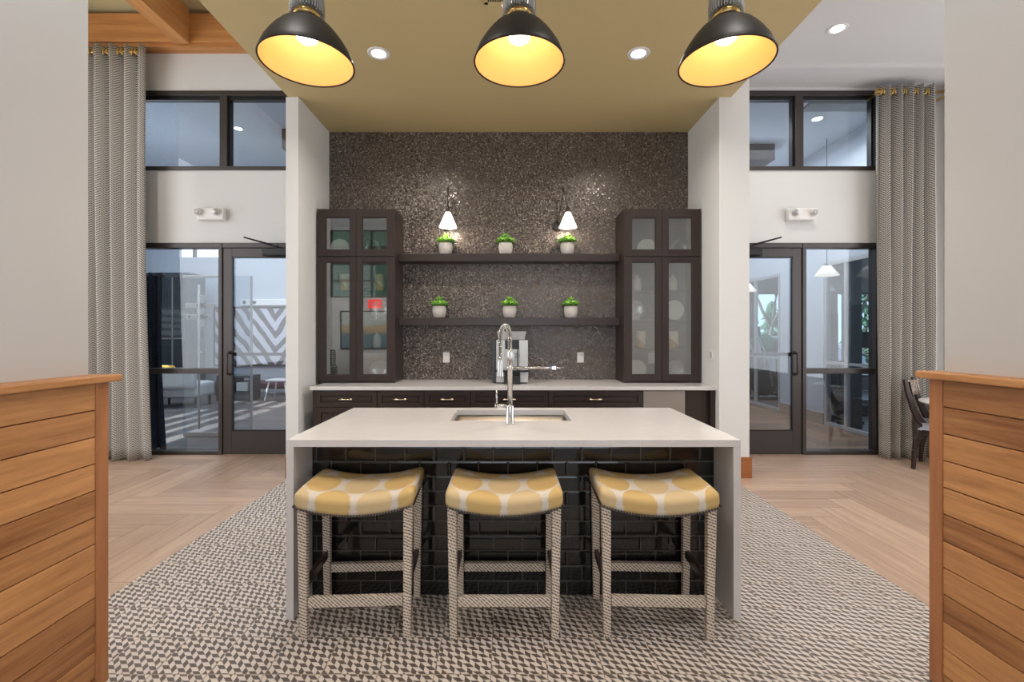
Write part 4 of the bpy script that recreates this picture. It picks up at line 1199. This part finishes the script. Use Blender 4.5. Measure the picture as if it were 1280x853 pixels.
# ------------------------------------------------------------------ room behind the left doors
YB = 11.7
struct('hedge', MB().box(-9, -1, -6.5, -5.5, 0, 5.5), M['leafdark']); bpy.data.objects['hedge']['kind'] = 'stuff'
herring('floor_lounge', -9.0, -2.3, 5.72, YB, -.004, M['lvp3'], ox=.1, oy=.3)
mb = MB(); mb.box(-9.1, -8.3, YB, YB+.12, 0, 5.0).box(-8.3, -6.9, YB, YB+.12, 0, 3.40).box(-8.3, -6.9, YB, YB+.12, 4.4, 5.0).box(-6.9, -2.2, YB, YB+.12, 0, 5.0)
struct('wall_lounge_back', mb, M['greyroom'])
mb = MB(); mb.box(-9.12, -9.0, 5.75, YB, 0, 1.42).box(-9.12, -9.0, 5.75, YB, 2.12, 5.0)
for k in range(1, 4): mb.box(-9.12, -9.0, 5.75, YB, 1.42+k*.175-.035, 1.42+k*.175+.02)
struct('wall_lounge_left', mb, M['greyroom'])
struct('wall_lounge_front', MB().box(-9.12, -5.6, 5.62, 5.75, 0, 5.0), M['greyroom'])
struct('wall_lounge_right', MB().box(-2.3, -2.2, 5.76, YB, 0, 5.0), M['greyroom'])
struct('ceiling_lounge', MB().box(-9.12, -2.2, 5.76, YB+.12, 5.0, 5.1), M['greyroom'])
struct('trim_2', MB().box(-3.9, -3.2, 8.0, 8.35, 4.66, 4.999, 0, .2), M['darkwood'])
struct('trim_3', MB().box(-8.3, -6.9, YB+.0, YB+.1, 3.85, 3.9).box(-7.95, -7.9, YB, YB+.1, 3.4, 4.4), M['bronze'])
downl(-4.65, 8.0, 5.0, 'round downlight of the lounge seen through the upper left window', 60, (1, .97, .92))
# artwork, ledge, console, bench, screen, chair
aw = thing('wall_art', 'large framed zebra stripe artwork on the lounge wall behind the left door', 'artwork', (-6.2, YB-.03, .65))
obj('canvas', MB().box(-7.36, -5.04, YB-.035, YB-.012, .67, 2.12), M['zebra'], aw)
obj('picture_frame', MB().box(-7.4, -7.36, YB-.045, YB-.002, .65, 2.14).box(-5.04, -5.0, YB-.045, YB-.002, .65, 2.14).box(-7.36, -5.04, YB-.045, YB-.002, .65, .69).box(-7.36, -5.04, YB-.045, YB-.002, 2.10, 2.14), M['bronze'], aw)
pr = thing('projector_bar', 'white wall-mounted bar above the zebra artwork in the lounge', 'wall bar', (-6.0, YB-.1, 2.16))
obj('bar_body', MB().box(-6.7, -5.2, YB-.09, YB-.002, 2.17, 2.33), M['plastic'], pr, bevel=.01)
obj('speaker', MB().lathe([(0, YB-.095), (.045, YB-.095), (.05, YB-.088)], (-6.6, 0, 2.25), 20, axis='y').lathe([(0, YB-.095), (.045, YB-.095), (.05, YB-.088)], (-6.35, 0, 2.25), 20, axis='y'), M['dgrey'], pr)
bn = thing('bench', 'low maroon upholstered bench along the lounge wall under the artwork', 'bench', (-5.9, 11.2, 0))
obj('seat', MB().rbox(2.3, .6, .16, .05, (-5.9, 11.2, .24), 8), M['maroon'], bn)
for sx in (-1, 1):
    for sy in (-1, 1): obj('leg', MB().bar((-5.9+sx*1.0, 11.2+sy*.22, 0), (-5.9+sx*1.0, 11.2+sy*.22, .17), .05, .05), M['bronze'], bn)
cs = thing('media_console', 'grey open media console standing far back in the lounge, left of the door', 'console', (-5.95, 10.3, 0))
obj('console_body', MB().box(-6.35, -5.6, 10.1, 10.5, .50, .55).box(-6.35, -5.6, 10.1, 10.5, .15, .19).box(-6.35, -6.31, 10.1, 10.5, 0, .5).box(-5.64, -5.6, 10.1, 10.5, 0, .5).box(-6.0, -5.97, 10.1, 10.5, .19, .5), M['dgrey'], cs, bevel=.004)
obj('storage_box', MB().box(-5.94, -5.68, 10.13, 10.4, .20, .40), M['white_fab'], cs, bevel=.02)
# frameless glass door with patch fittings and tall pull
gd = thing('glass_partition_door', 'frameless glass door with metal patch fittings just inside the lounge', 'glass door', (-4.35, 6.6, 0))
gx0, gx1, gy, gt = -4.62, -4.08, 6.6, 2.28
obj('glass_pane', MB().box(gx0, gx1, gy-.006, gy+.006, .02, gt), M['glass'], gd)
pt = MB()
for zc_ in (1.86, 1.70):
    pt.box(gx0+.04, gx1-.12, gy-.018, gy+.018, zc_-.035, zc_+.035)
pt.box(gx0+.2, gx0+.32, gy-.018, gy+.018, 1.55, 2.0)
pt.box(gx0, gx1, gy-.015, gy+.015, 2.25, 2.29).box(gx0, gx1, gy-.015, gy+.015, 0, .06)
obj('patch_fitting', pt, M['silver'], gd, bevel=.006)
pb = MB()
for k in range(4):
    pb.cyl((gx0+.10+.12*k, gy-.02, 1.86 if k % 2 else 1.70), (gx0+.10+.12*k, gy-.024, 1.86 if k % 2 else 1.70), .018, n=14)
obj('bolt_cap', pb, M['bronze'], gd)
pu = MB().cyl((gx0+.27, gy-.07, .12), (gx0+.27, gy-.07, 2.15), .014, n=14)
for z in (.3, 1.2, 2.0): pu.cyl((gx0+.27, gy-.07, z), (gx0+.27, gy-.005, z), .009, n=10)
obj('pull_bar', pu, M['plastic'], gd, label='tall vertical pull bar')
gd2 = thing('glass_side_panel', 'clear glass side panel with two upright metal edges beside the frameless glass door', 'glass panel', (-3.8, 6.6, 0))
obj('glass_pane', MB().box(-4.06, -3.66, 6.594, 6.606, .02, gt), M['glass'], gd2)
obj('edge_channel', MB().box(-4.065, -4.045, 6.585, 6.615, 0, gt).box(-3.66, -3.64, 6.585, 6.615, 0, gt), M['silver'], gd2)
# tall dark booth and sofa
bo = thing('privacy_booth', 'tall dark booth standing far back in the lounge, left of the artwork', 'booth', (-7.75, 10.9, 0))
pts = []
for k in range(7):
    a = PI + k*PI/12; pts.append((-7.99 + .25*math.cos(a), 10.85 + .25*math.sin(a)))
pts += [(-7.30, 10.60), (-7.30, 11.2), (-8.24, 11.2)]
obj('booth_shell', MB().prism(pts, 'z', 0, 2.86), M['dgrey'], bo, bevel=.01)
obj('booth_panel', MB().box(-7.95, -7.36, 10.575, 10.597, .1, 2.75), M['carglass'], bo)
obj('booth_trim', MB().box(-7.66, -7.63, 10.565, 10.574, .1, 2.75).box(-7.95, -7.36, 10.565, 10.574, 1.34, 1.37), M['taupe'], bo)
ar_ = thing('lounge_sofa', 'light grey sofa in front of the dark booth in the lounge', 'sofa', (-6.6, 9.4, 0))
obj('seat', MB().rbox(.95, .62, .30, .06, (-6.62, 9.45, .34), 8), M['white_fab'], ar_)
obj('backrest', MB().rbox(.95, .18, .42, .06, (-6.62, 9.12, .58), 8), M['white_fab'], ar_)
for sx in (-1, 1):
    for sy in (-1, 1): obj('leg', MB().bar((-6.62+sx*.42, 9.42+sy*.22, 0), (-6.62+sx*.42, 9.42+sy*.22, .195), .04, .04), M['bronze'], ar_)
tag(obj('cushion', MB().rbox(.34, .12, .26, .055, (-6.85, 9.30, .70), 8), M['mustard']), 'small mustard cushion on the light grey lounge sofa', 'cushion')
curtain('dark_curtain', -4.72, -4.42, 5.92, .0, 2.235, 'dark navy curtain hanging inside the lounge behind the left sidelight glass', '', 3, M['navy'], 9, flare=0.08, rod=False, amp=.04)
dr = thing('drapery_rod', 'short dark rod carrying the navy curtain inside the lounge', 'curtain rod', (-4.57, 5.92, 2.2))
obj('rod', MB().cyl((-4.80, 5.92, 2.20), (-4.38, 5.92, 2.20), .012, n=12), M['bronze'], dr)
for q in (-4.76, -4.42): obj('bracket', MB().box(q-.008, q+.008, 5.752, 5.93, 2.192, 2.208), M['bronze'], dr)
# white side chair deeper in
wc = thing('side_chair', 'white plastic side chair in the lounge seen through the left door', 'chair', (-5.0, 10.2, 0))
obj('seat', MB().rbox(.46, .44, .05, .02, (-5.0, 10.2, .45), 8), M['plastic'], wc)
obj('backrest', MB().rbox(.04, .42, .42, .018, (-4.78, 10.2, .70), 8), M['plastic'], wc)
for sx in (-1, 1):
    for sy in (-1, 1): obj('leg', MB().cyl((-5.0+sx*.17, 10.2+sy*.16, .42), (-5.0+sx*.24, 10.2+sy*.21, 0), .018, .012, n=10), M['plastic'], wc)

# ------------------------------------------------------------------ hall and gym behind the right doors
XS = 5.10; YG = 12.0
herring('floor_hall', 2.3, XS, 5.72, YG, -.004, M['lvp2'], W_=.17, ox=.2, oy=.1)
struct('floor_gym', MB().box(XS, 11, 5.76, YG, -.05, -.004), plain('speckled rubber floor', (.13, .135, .15), .35, var=.4, scale=90))
mb = MB().box(2.2, 5.3, YG, YG+.12, 0, 4.6).box(5.3, 6.35, YG, YG+.12, 0, 4.6).box(7.1, 8.45, YG, YG+.12, 0, 4.6).box(8.72, 9.02, YG, YG+.12, 0, 4.6).box(9.6, 11.1, YG, YG+.12, 0, 4.6)
for a, b in ((6.35, 7.1), (8.45, 8.72), (9.02, 9.6)): mb.box(a, b, YG, YG+.12, 0, .35).box(a, b, YG, YG+.12, 2.53, 4.6)
struct('wall_gym_back', mb, M['taupe'])
for i, (a, b) in enumerate(((6.35, 7.1), (8.45, 8.72), (9.02, 9.6))):
    s = setting('window_%d' % (8+i), ((a+b)/2, YG, .35))
    obj('window_frame', MB().box(a, a+.03, YG, YG+.1, .35, 2.53).box(b-.03, b, YG, YG+.1, .35, 2.53).box(a, b, YG, YG+.1, .35, .39).box(a, b, YG, YG+.1, 2.49, 2.53), M['bronze'], s)
    obj('window_glass', MB().box(a+.03, b-.03, YG+.05, YG+.056, .39, 2.49), M['glass'], s)
struct('wall_gym_right', MB().box(11.0, 11.12, 5.76, YG, 0, 4.6), M['taupe'])
struct('wall_gym_front', MB().box(5.37, 11.12, 5.62, 5.74, 0, 4.6), M['greyroom'])
struct('wall_hall_left', MB().box(2.2, 2.3, 5.76, YG, 0, 4.6), M['greyroom'])
struct('ceiling_hall', MB().box(2.2, 11.12, 5.76, YG+.12, 4.45, 4.55), M['greyroom'])
struct('wall_hall_right', MB().box(XS, XS+.12, 5.76, YG, 2.60, 4.45).box(XS, XS+.12, 7.5, 8.7, 0, 2.6), M['greyroom'])
struct('baseboard_hall', MB().box(XS-.015, XS, 7.5, 8.7, 0, .17), plain('tan baseboard', (.36, .28, .22), .5))
def storefront(name, ya, yb, posts, rails):
    s = setting(name, (XS+.03, (ya+yb)/2, 0)); m = MB()
    for y in posts: m.box(XS, XS+.06, y-.022, y+.022, 0, 2.60)
    m.box(XS+.001, XS+.059, ya, yb, 2.54, 2.60).box(XS+.001, XS+.059, ya, yb, 0, .05)
    for z in rails: m.box(XS+.001, XS+.059, ya, yb, z-.02, z+.02)
    obj('window_frame', m, M['silver'], s)
    obj('window_glass', MB().box(XS+.027, XS+.033, ya+.02, yb-.02, .05, 2.54), M['glass'], s)
storefront('window_11', 5.80, 7.48, (5.82, 6.48, 7.02, 7.46), (1.0,))
storefront('window_12', 8.72, 11.9, (8.74, 9.6, 10.6, 11.88), (1.0,))
for x, y, lab in ((5.33, 7.18, 'dark square column just inside the gym glass, nearest the hall'), (6.9, 9.9, 'square column deeper in the gym near the trainer')):
    cl = thing('gym_column', lab, 'column', (x, y, 0), 'square columns in the gym')
    obj('column_shaft', MB().box(x-.08, x+.08, y-.08, y+.08, 1.9, 4.44), M['taupe'], cl); obj('column_wrap', MB().box(x-.085, x+.085, y-.085, y+.085, -.003, 1.899), M['dgrey'], cl, label='dark padded lower half')
# hall pendants
def mk_hp():
    r = thing('hall_pendant', '', 'pendant lamp', (0,0,0), 'white cone pendants in the hall')
    obj('lamp_shade', MB().lathe([(.05, .14), (.16, .0), (.163, 0), (.055, .145)], n=32), M['opal2'], r, label='white cone shade')
    obj('lamp_bulb', MB().lathe([(0, .02), (.03, .03), (.035, .06), (.02, .1), (0, .11)], n=16), M['bulb'], r)
    obj('hanging_cord', MB().cyl((0,0,.14), (0,0,2.06), .005, n=8).cyl((0,0,.14),(0,0,.17),.03,.02), M['bronze'], r); return r
hpd = mk_hp()
place(hpd, (4.81, 7.0, 2.335), 'white cone pendant in the hall, seen through the right sidelight')
place(hpd, (4.40, 8.55, 2.24), 'white cone pendant in the hall, seen at the left edge of the right door glass')
downl(4.3, 6.45, 4.45, 'round downlight of the hall seen through the upper right window', 40, (1, .97, .92))
gv = thing('ceiling_grille', 'grey double air grille on the hall ceiling behind the upper right window', 'vent', (4.35, 6.15, 4.44))
obj('grille_frame', MB().box(3.9, 4.35, 5.98, 6.22, 4.435, 4.449).box(4.38, 4.83, 5.98, 6.22, 4.435, 4.449), M['taupe'], gv)
gsl = MB()
for k in range(9): gsl.box(3.92, 4.81, 6.0+k*.024, 6.008+k*.024, 4.429, 4.4348)
obj('grille_slats', gsl, M['greyroom'], gv)
struct('trim_4', MB().box(3.3, 4.2, 7.3, 7.9, 4.2, 4.449, 0, .2), M['darkwood'])
# elliptical trainer
et = thing('elliptical_trainer', 'black elliptical exercise machine in the gym seen through the right door glass', 'exercise machine', (5.5, 10.3, 0))
m = MB(); m.bar((5.2, 10.1, .05), (6.3, 10.1, .05), .10, .07); m.bar((5.25, 9.85, .03), (5.25, 10.35, .03), .07, .05); m.bar((6.25, 9.85, .03), (6.25, 10.35, .03), .07, .05)
obj('base_frame', m, M['dgrey'], et, bevel=.006)
obj('flywheel_housing', MB().lathe([(0, 10.0), (.26, 10.0), (.30, 10.03), (.30, 10.17), (.26, 10.2), (0, 10.2)], (5.55, 0, .42), 28, axis='y'), M['black'], et)
obj('mast', MB().tube([(5.55, 10.1, .6), (5.48, 10.1, 1.0), (5.42, 10.1, 1.42)], [.06, .045, .035], 12), M['silver'], et)
obj('console', MB().box(5.33, 5.42, 9.95, 10.25, 1.40, 1.62), M['black'], et, bevel=.015)
for s in (-1, 1):
    yv = 10.1+s*.24
    obj('handle_arm', MB().tube([(5.62, yv, .35), (5.55, yv, .8), (5.42, yv, 1.15), (5.30, yv, 1.42), (5.24, yv, 1.62), (5.32, yv, 1.72)], [.024, .022, .02, .02, .024, .024], 10), M['silver'], et)
    m = MB(); m.bar((5.6, yv, .28+.1*s), (6.25, yv, .16), .05, .04); m.box(5.85, 6.2, yv-.07, yv+.07, .22+.03*s, .25+.03*s)
    obj('pedal', m, M['black'], et)
gb = thing('exercise_ball', 'green exercise ball on a low black rack in the gym', 'ball', (6.15, 11.2, 1.05))
sph = [(.22*math.sin(PI*k/16), 1.25-.22*math.cos(PI*k/16)) for k in range(17)]
obj('ball_body', MB().lathe([(0 if k in (0, 16) else r_, h_) for k, (r_, h_) in enumerate(sph)], (6.05, 11.0, 0), 32), M['green'], gb)
rk = thing('ball_rack', 'black frame rack carrying the green exercise ball', 'rack', (6.05, 11.0, 0))
m = MB()
for sx in (-1, 1):
    for sy in (-1, 1): m.bar((6.05+sx*.2, 11.0+sy*.2, 0), (6.05+sx*.2, 11.0+sy*.2, 1.06), .03, .03)
for s in (-1, 1): m.bar((5.85, 11+s*.135, 1.055), (6.25, 11+s*.135, 1.055), .03, .03); m.bar((5.85, 11+s*.2, .3), (6.25, 11+s*.2, .3), .03, .03)
for s in (-1, 1): m.bar((6.05+s*.2, 10.8, 1.04), (6.05+s*.2, 11.2, 1.04), .03, .03)
obj('rack_frame', m, M['black'], rk)
# treadmill
tm = thing('treadmill', 'grey treadmill in the gym seen through the right sidelight', 'exercise machine', (7.0, 9.0, 0))
obj('deck', MB().box(6.3, 7.7, 8.2, 8.85, .05, .2).box(6.25, 6.35, 8.18, 8.87, 0, .06).box(7.6, 7.7, 8.18, 8.87, 0, .06), M['dgrey'], tm, bevel=.02)
obj('belt', MB().box(6.4, 7.6, 8.28, 8.77, .201, .206), M['rubber'], tm)
for s in (8.2, 8.85):
    obj('upright', MB().tube([(6.45, s, .15), (6.55, s, .8), (6.62, s, 1.25)], .035, 10), M['silver'], tm)
    obj('handrail', MB().tube([(6.60, s, 1.12), (6.9, s, 1.02), (7.15, s, .98)], .02, 10), M['silver'], tm)
obj('console', MB().box(6.52, 6.62, 8.2, 8.85, 1.2, 1.5), M['black'], tm, bevel=.02)
bk = thing('exercise_bike', 'black exercise bike right behind the gym glass beside the white wall', 'exercise machine', (5.45, 7.75, 0))
obj('bike_frame', MB().tube([(5.5, 7.7, .35), (5.62, 7.85, .85)], .03, 10).tube([(5.5, 7.7, .35), (5.38, 7.52, 1.0)], .03, 10).bar((5.3, 7.45, .03), (5.7, 7.45, .03), .05, .05).bar((5.35, 8.0, .03), (5.75, 8.0, .03), .05, .05).bar((5.5, 7.45, .05), (5.55, 8.0, .05), .06, .05), M['dgrey'], bk)
obj('flywheel', MB().lathe([(0, -.03), (.22, -.03), (.24, -.01), (.24, .01), (.22, .03), (0, .03)], (5.46, 7.6, .33), 28, axis='x'), M['black'], bk)
obj('saddle', MB().rbox(.2, .26, .07, .03, (5.63, 7.88, .89), 6), M['black'], bk)
obj('handlebar', MB().tube([(5.2, 7.5, 1.08), (5.25, 7.45, 1.02), (5.5, 7.45, 1.02), (5.55, 7.5, 1.08)], .016, 8), M['black'], bk)

# ------------------------------------------------------------------ outdoors beyond the gym windows
struct('ground', MB().box(-40, 60, YG+.2, 70, -.12, -.06), M['asphalt'])
tag(obj('lawn', MB().box(0, 40, 17.5, 40, -.06, -.02), M['grass'], kind='stuff'), 'strip of lawn outside beyond the gym windows', 'grass')
def tree(x, y, h, seed, label, ever):
    rnd = random.Random(seed); r = thing('tree', label, 'tree', (x, y, -.02), 'trees outside the gym windows')
    m = MB()
    if ever:
        m.cyl((x, y, -.02), (x, y, h), .12, .02, n=8); obj('trunk', m, M['bark'], r)
        f = MB()
        for k in range(420):
            t = rnd.random()**.8; z = .3 + (h-.2)*t; R_ = (1-t)*h*.33*rnd.uniform(.3, 1); a = rnd.uniform(0, 2*PI)
            c = Vector((x+R_*math.cos(a), y+R_*math.sin(a), z)); s = .22*rnd.uniform(.6, 1.2)
            d = Vector((math.cos(a), math.sin(a), -.3))*s; w_ = Vector((-math.sin(a), math.cos(a), 0))*s*.5
            f.add([c-w_, c+w_, c+d, c+Vector((0,0,s*.5))], [(0,1,2), (0,3,1), (0,2,3), (1,3,2)])
        obj('foliage', f, M['leafdark'], r)
    else:
        def br(p, d, L, rad, n):
            q = p + d*L; m.tube([p, (p+q)/2 + Vector((rnd.uniform(-1,1), rnd.uniform(-1,1), 0))*L*.05, q], [rad, rad*.8, rad*.6], 6)
            if n == 0: return
            for _ in range(3 if n > 1 else 4):
                d2 = (d + Vector((rnd.uniform(-1,1), rnd.uniform(-1,1), rnd.uniform(-.3,.7)))*.8).normalized()
                br(q, d2, L*rnd.uniform(.6, .8), rad*.6, n-1)
        br(Vector((x, y, -.02)), Vector((0,0,1)), h*.3, .12, 4)
        obj('trunk', m, M['bark'], r)
tree(10.5, 18.5, 6, 1, 'bare branched tree outside, seen through the gym window at the left', False)
tree(14.6, 19.5, 6.5, 2, 'bare branched tree outside, seen through the rightmost gym window', False)
tree(15.4, 18.5, 3.2, 3, 'low evergreen outside below the bare tree at the right', True)
tree(12.2, 21.5, 2.8, 4, 'low evergreen outside, seen through the right door glass', True)
tree(18.5, 24.0, 4.5, 5, 'taller evergreen furthest back outside the gym', True)
car = thing('car', 'silver parked car outside the gym windows', 'car', (9.2, 15.5, -.06))
prof = [(7.1, .25), (7.1, .72), (7.7, .86), (8.3, 1.30), (9.7, 1.34), (10.4, .95), (11.2, .85), (11.3, .5), (11.25, .25)]
obj('car_body', MB().prism(prof, 'y', 14.7, 16.3), M['carpaint'], car, bevel=.06)
obj('car_windows', MB().prism([(7.95, .92), (8.38, 1.24), (9.62, 1.27), (10.15, .95)], 'y', 14.69, 16.31), M['carglass'], car)
for x in (7.9, 10.4):
    for y in (14.75, 16.1):
        obj('wheel', MB().lathe([(0, y-.0), (.28, y), (.31, y+.03), (.31, y+.15), (.28, y+.18), (0, y+.18)], (x, 0, .25), 24, axis='y'), M['rubber'], car)

# ------------------------------------------------------------------ things behind the camera, seen in the cabinet glass
YR = -2.0
ex = thing('exit_sign', 'red lettered exit sign high on the rear wall, mirrored in the cabinet glass', 'exit sign', (-3.5, YR, 2.57))
# high on the rear wall, under the window band
ez = 2.08
obj('sign_body', MB().box(-3.68, -3.34, YR+.001, YR+.05, 2.14, 2.36), M['mat_red'], ex, bevel=.006)
def letters(txt, x0, z0, hgt, y, mat, parent, mirror=False):
    m = MB(); w = hgt*.55; t = hgt*.16; x = x0
    G = {'E': [(0,0,t,hgt), (0,0,w,t), (0,hgt/2-t/2,w*.85,t), (0,hgt-t,w,t)], 'I': [(w/2-t/2,0,t,hgt)], 'T': [(w/2-t/2,0,t,hgt), (0,hgt-t,w,t)]}
    for ch in txt:
        if ch == 'X':
            for s in (0, 1):
                a = (x0, z0); xa_, xb_ = (x, x+w) if s == 0 else (x+w, x)
                m.bar((xa_, y, z0), (xb_, y, z0+hgt), .004, t, up=(1,0,0)) if False else m.add([(xa_-t*.5, y, z0), (xa_+t*.6, y, z0), (xb_+t*.5, y, z0+hgt), (xb_-t*.6, y, z0+hgt), (xa_-t*.5, y-.004, z0), (xa_+t*.6, y-.004, z0), (xb_+t*.5, y-.004, z0+hgt), (xb_-t*.6, y-.004, z0+hgt)], [(0,1,2,3), (4,5,6,7), (0,1,5,4), (1,2,6,5), (2,3,7,6), (3,0,4,7)])
        else:
            for (a, b, c, d) in G[ch]: m.box(x+a, x+a+c, y-.004, y, z0+b, z0+b+d)
        x += w*1.35
    return obj('sign_letters', m, mat, parent)
# letters read correctly from inside the room (facing +y), so they run towards -x
def flip(o, xc):
    for v in o.data.vertices: v.co.x = 2*(xc - o['_o'][0]) - v.co.x
    return o
flip(letters('EXIT', -3.635, 2.19, .12, YR+.056, M['plastic'], ex), -3.51)
pa = thing('framed_painting', 'beach painting in a thin black frame on the rear wall', 'painting', (-3.75, YR, 1.05))
obj('canvas', MB().box(-4.38, -3.12, YR+.012, YR+.02, 1.09, 2.04), M['rearart'], pa)
obj('picture_frame', MB().box(-4.41, -4.38, YR+.001, YR+.03, 1.06, 2.07).box(-3.12, -3.09, YR+.001, YR+.03, 1.06, 2.07).box(-4.38, -3.12, YR+.001, YR+.03, 1.06, 1.09).box(-4.38, -3.12, YR+.001, YR+.03, 2.04, 2.07), M['black'], pa)
ac = thing('lounge_chair', 'armchair in dotted dark cloth against the rear wall', 'armchair', (-4.6, -.9, 0))
obj('seat', MB().rbox(.7, .66, .28, .07, (-4.6, -.9, .36), 8), M['dots'], ac)
obj('backrest', MB().rbox(.7, .16, .60, .07, (-4.6, -1.2, .78), 8), M['dots'], ac)
for sx in (-1, 1):
    obj('armrest', MB().rbox(.12, .62, .22, .05, (-4.6+sx*.36, -.9, .58), 8), M['dots'], ac)
    for sy in (-1, 1): obj('leg', MB().bar((-4.6+sx*.28, -.9+sy*.26, 0), (-4.6+sx*.28, -.9+sy*.26, .23), .04, .04), M['darkwood'], ac)
so_ = thing('sofa', 'cream sofa against the rear wall under the painting', 'sofa', (-3.3, -1.3, 0))
obj('seat', MB().rbox(1.5, .75, .24, .07, (-3.3, -1.25, .34), 8), M['white_fab'], so_)
obj('backrest', MB().rbox(1.5, .2, .55, .08, (-3.3, -1.65, .70), 8), M['white_fab'], so_)
for sx in (-1, 1):
    for sy in (-1, 1): obj('leg', MB().bar((-3.3+sx*.65, -1.25+sy*.3, 0), (-3.3+sx*.65, -1.25+sy*.3, .23), .05, .05), M['darkwood'], so_)

# ------------------------------------------------------------------ light
def area(name, loc, size, e, col=(1, 1, 1), rot=(0, 0, 0), spread=180):
    l = bpy.data.lights.new(name, 'AREA'); l.shape = 'RECTANGLE'; l.size, l.size_y = size; l.energy = e; l.color = col; l.spread = math.radians(spread)
    o = bpy.data.objects.new(name, l); C.objects.link(o); o.location = loc; o.rotation_euler = rot; return o
DAY = (.93, .96, 1.0)
area('daylight_rear_middle', (0, -1.96, 1.75), (3.3, 2.8), 45, DAY, (PI/2, 0, 0))
area('side_fill_right', (6.1, 2.2, 2.2), (5.5, 3.2), 190, DAY, (PI/2, 0, PI/2))  # soft fill added in front of the solid right wall
area('side_fill_left', (-5.5, 2.2, 2.6), (5.5, 3.6), 210, DAY, (PI/2, 0, -PI/2))  # added fill from the left bay, no window stands behind it
# downlights added out of the picture to fill the room with light
for x, y, z, e, lab in ((-1.1, 1.6, ZS, 20, 'added fill downlight left in the khaki ceiling above the near side of the island, out of the picture'),
        (1.1, 1.6, ZS, 20, 'added fill downlight right in the khaki ceiling above the near side of the island, out of the picture'),
        (-1.1, -.4, ZS, 20, 'added fill downlight left in the khaki ceiling behind the camera'), (1.1, -.4, ZS, 20, 'added fill downlight right in the khaki ceiling behind the camera'),
        (-3.9, 3.6, 5.27, 60, 'added fill downlight between the timber beams nearest the left doors'), (-3.9, 1.7, 5.27, 60, 'added fill downlight between the timber beams beside the left half wall'),
        (3.9, 2.6, ZR+.045, 40, 'added fill downlight in the white ceiling beside the end of the right half wall'), (3.9, .8, ZR+.045, 40, 'added fill downlight in the white ceiling behind the right half wall'),
        (-3.9, .2, 4.28, 60, 'added fill downlight in the low white ceiling above the sitting corner, brightening the rear wall')):
    downl(x, y, z, lab, e, (1, .97, .93))
area('lounge_light', (-6.0, 8.6, 4.9), (4, 4), 300, (.90, .95, 1.0))
area('lounge_ceiling_fill', (-6.0, 8.0, 3.2), (1.6, 1.6), 30, (.90, .95, 1.0), (PI, 0, 0))  # unseen upward lamp added to brighten the lounge ceiling
area('hall_ceiling_fill', (3.6, 8.0, 3.2), (1.2, 1.2), 25, (.90, .95, 1.0), (PI, 0, 0))  # same added upward fill for the hall ceiling, no fitting there
area('hall_light', (3.7, 8.4, 4.35), (2, 4), 150, (.92, .96, 1.0))
area('gym_light', (8.0, 8.8, 4.35), (4, 4), 170, (.92, .96, 1.0))
sn = bpy.data.lights.new('sun', 'SUN'); sn.energy = 30; sn.angle = .004; sn.color = (1, .98, .88)
so2 = bpy.data.objects.new('sun', sn); C.objects.link(so2); d = Vector((1, -.02, -.466)); so2.rotation_euler = d.to_track_quat('-Z', 'Y').to_euler()

w = bpy.data.worlds.new('sky'); bpy.context.scene.world = w; w.use_nodes = True
bg = w.node_tree.nodes['Background']; bg.inputs[0].default_value = (.86, .93, 1, 1); bg.inputs[1].default_value = 3.0

# ------------------------------------------------------------------ camera
cd = bpy.data.cameras.new('camera'); cd.sensor_width = 36; cd.lens = F/1280*36
cd.shift_x = (640-CX)/1280; cd.shift_y = -(426.5-CY)/1280; cd.clip_start = .05; cd.clip_end = 200
co = bpy.data.objects.new('camera', cd); C.objects.link(co); co.location = (0, 0, H); co.rotation_euler = (PI/2, 0, 0)
sc = bpy.context.scene; sc.camera = co
sc.view_settings.view_transform = 'Standard'; sc.view_settings.look = 'None'; sc.view_settings.exposure = -0.46; sc.view_settings.gamma = 1.0
sc.view_settings.use_curve_mapping = False
sc.cycles.use_denoising = True; sc.cycles.max_bounces = 10; sc.cycles.diffuse_bounces = 5; sc.cycles.glossy_bounces = 5
sc.cycles.transparent_max_bounces = 24; sc.cycles.sample_clamp_indirect = 8; sc.cycles.caustics_reflective = False; sc.cycles.caustics_refractive = False
for o in bpy.data.objects:
    if '_o' in o: del o['_o']
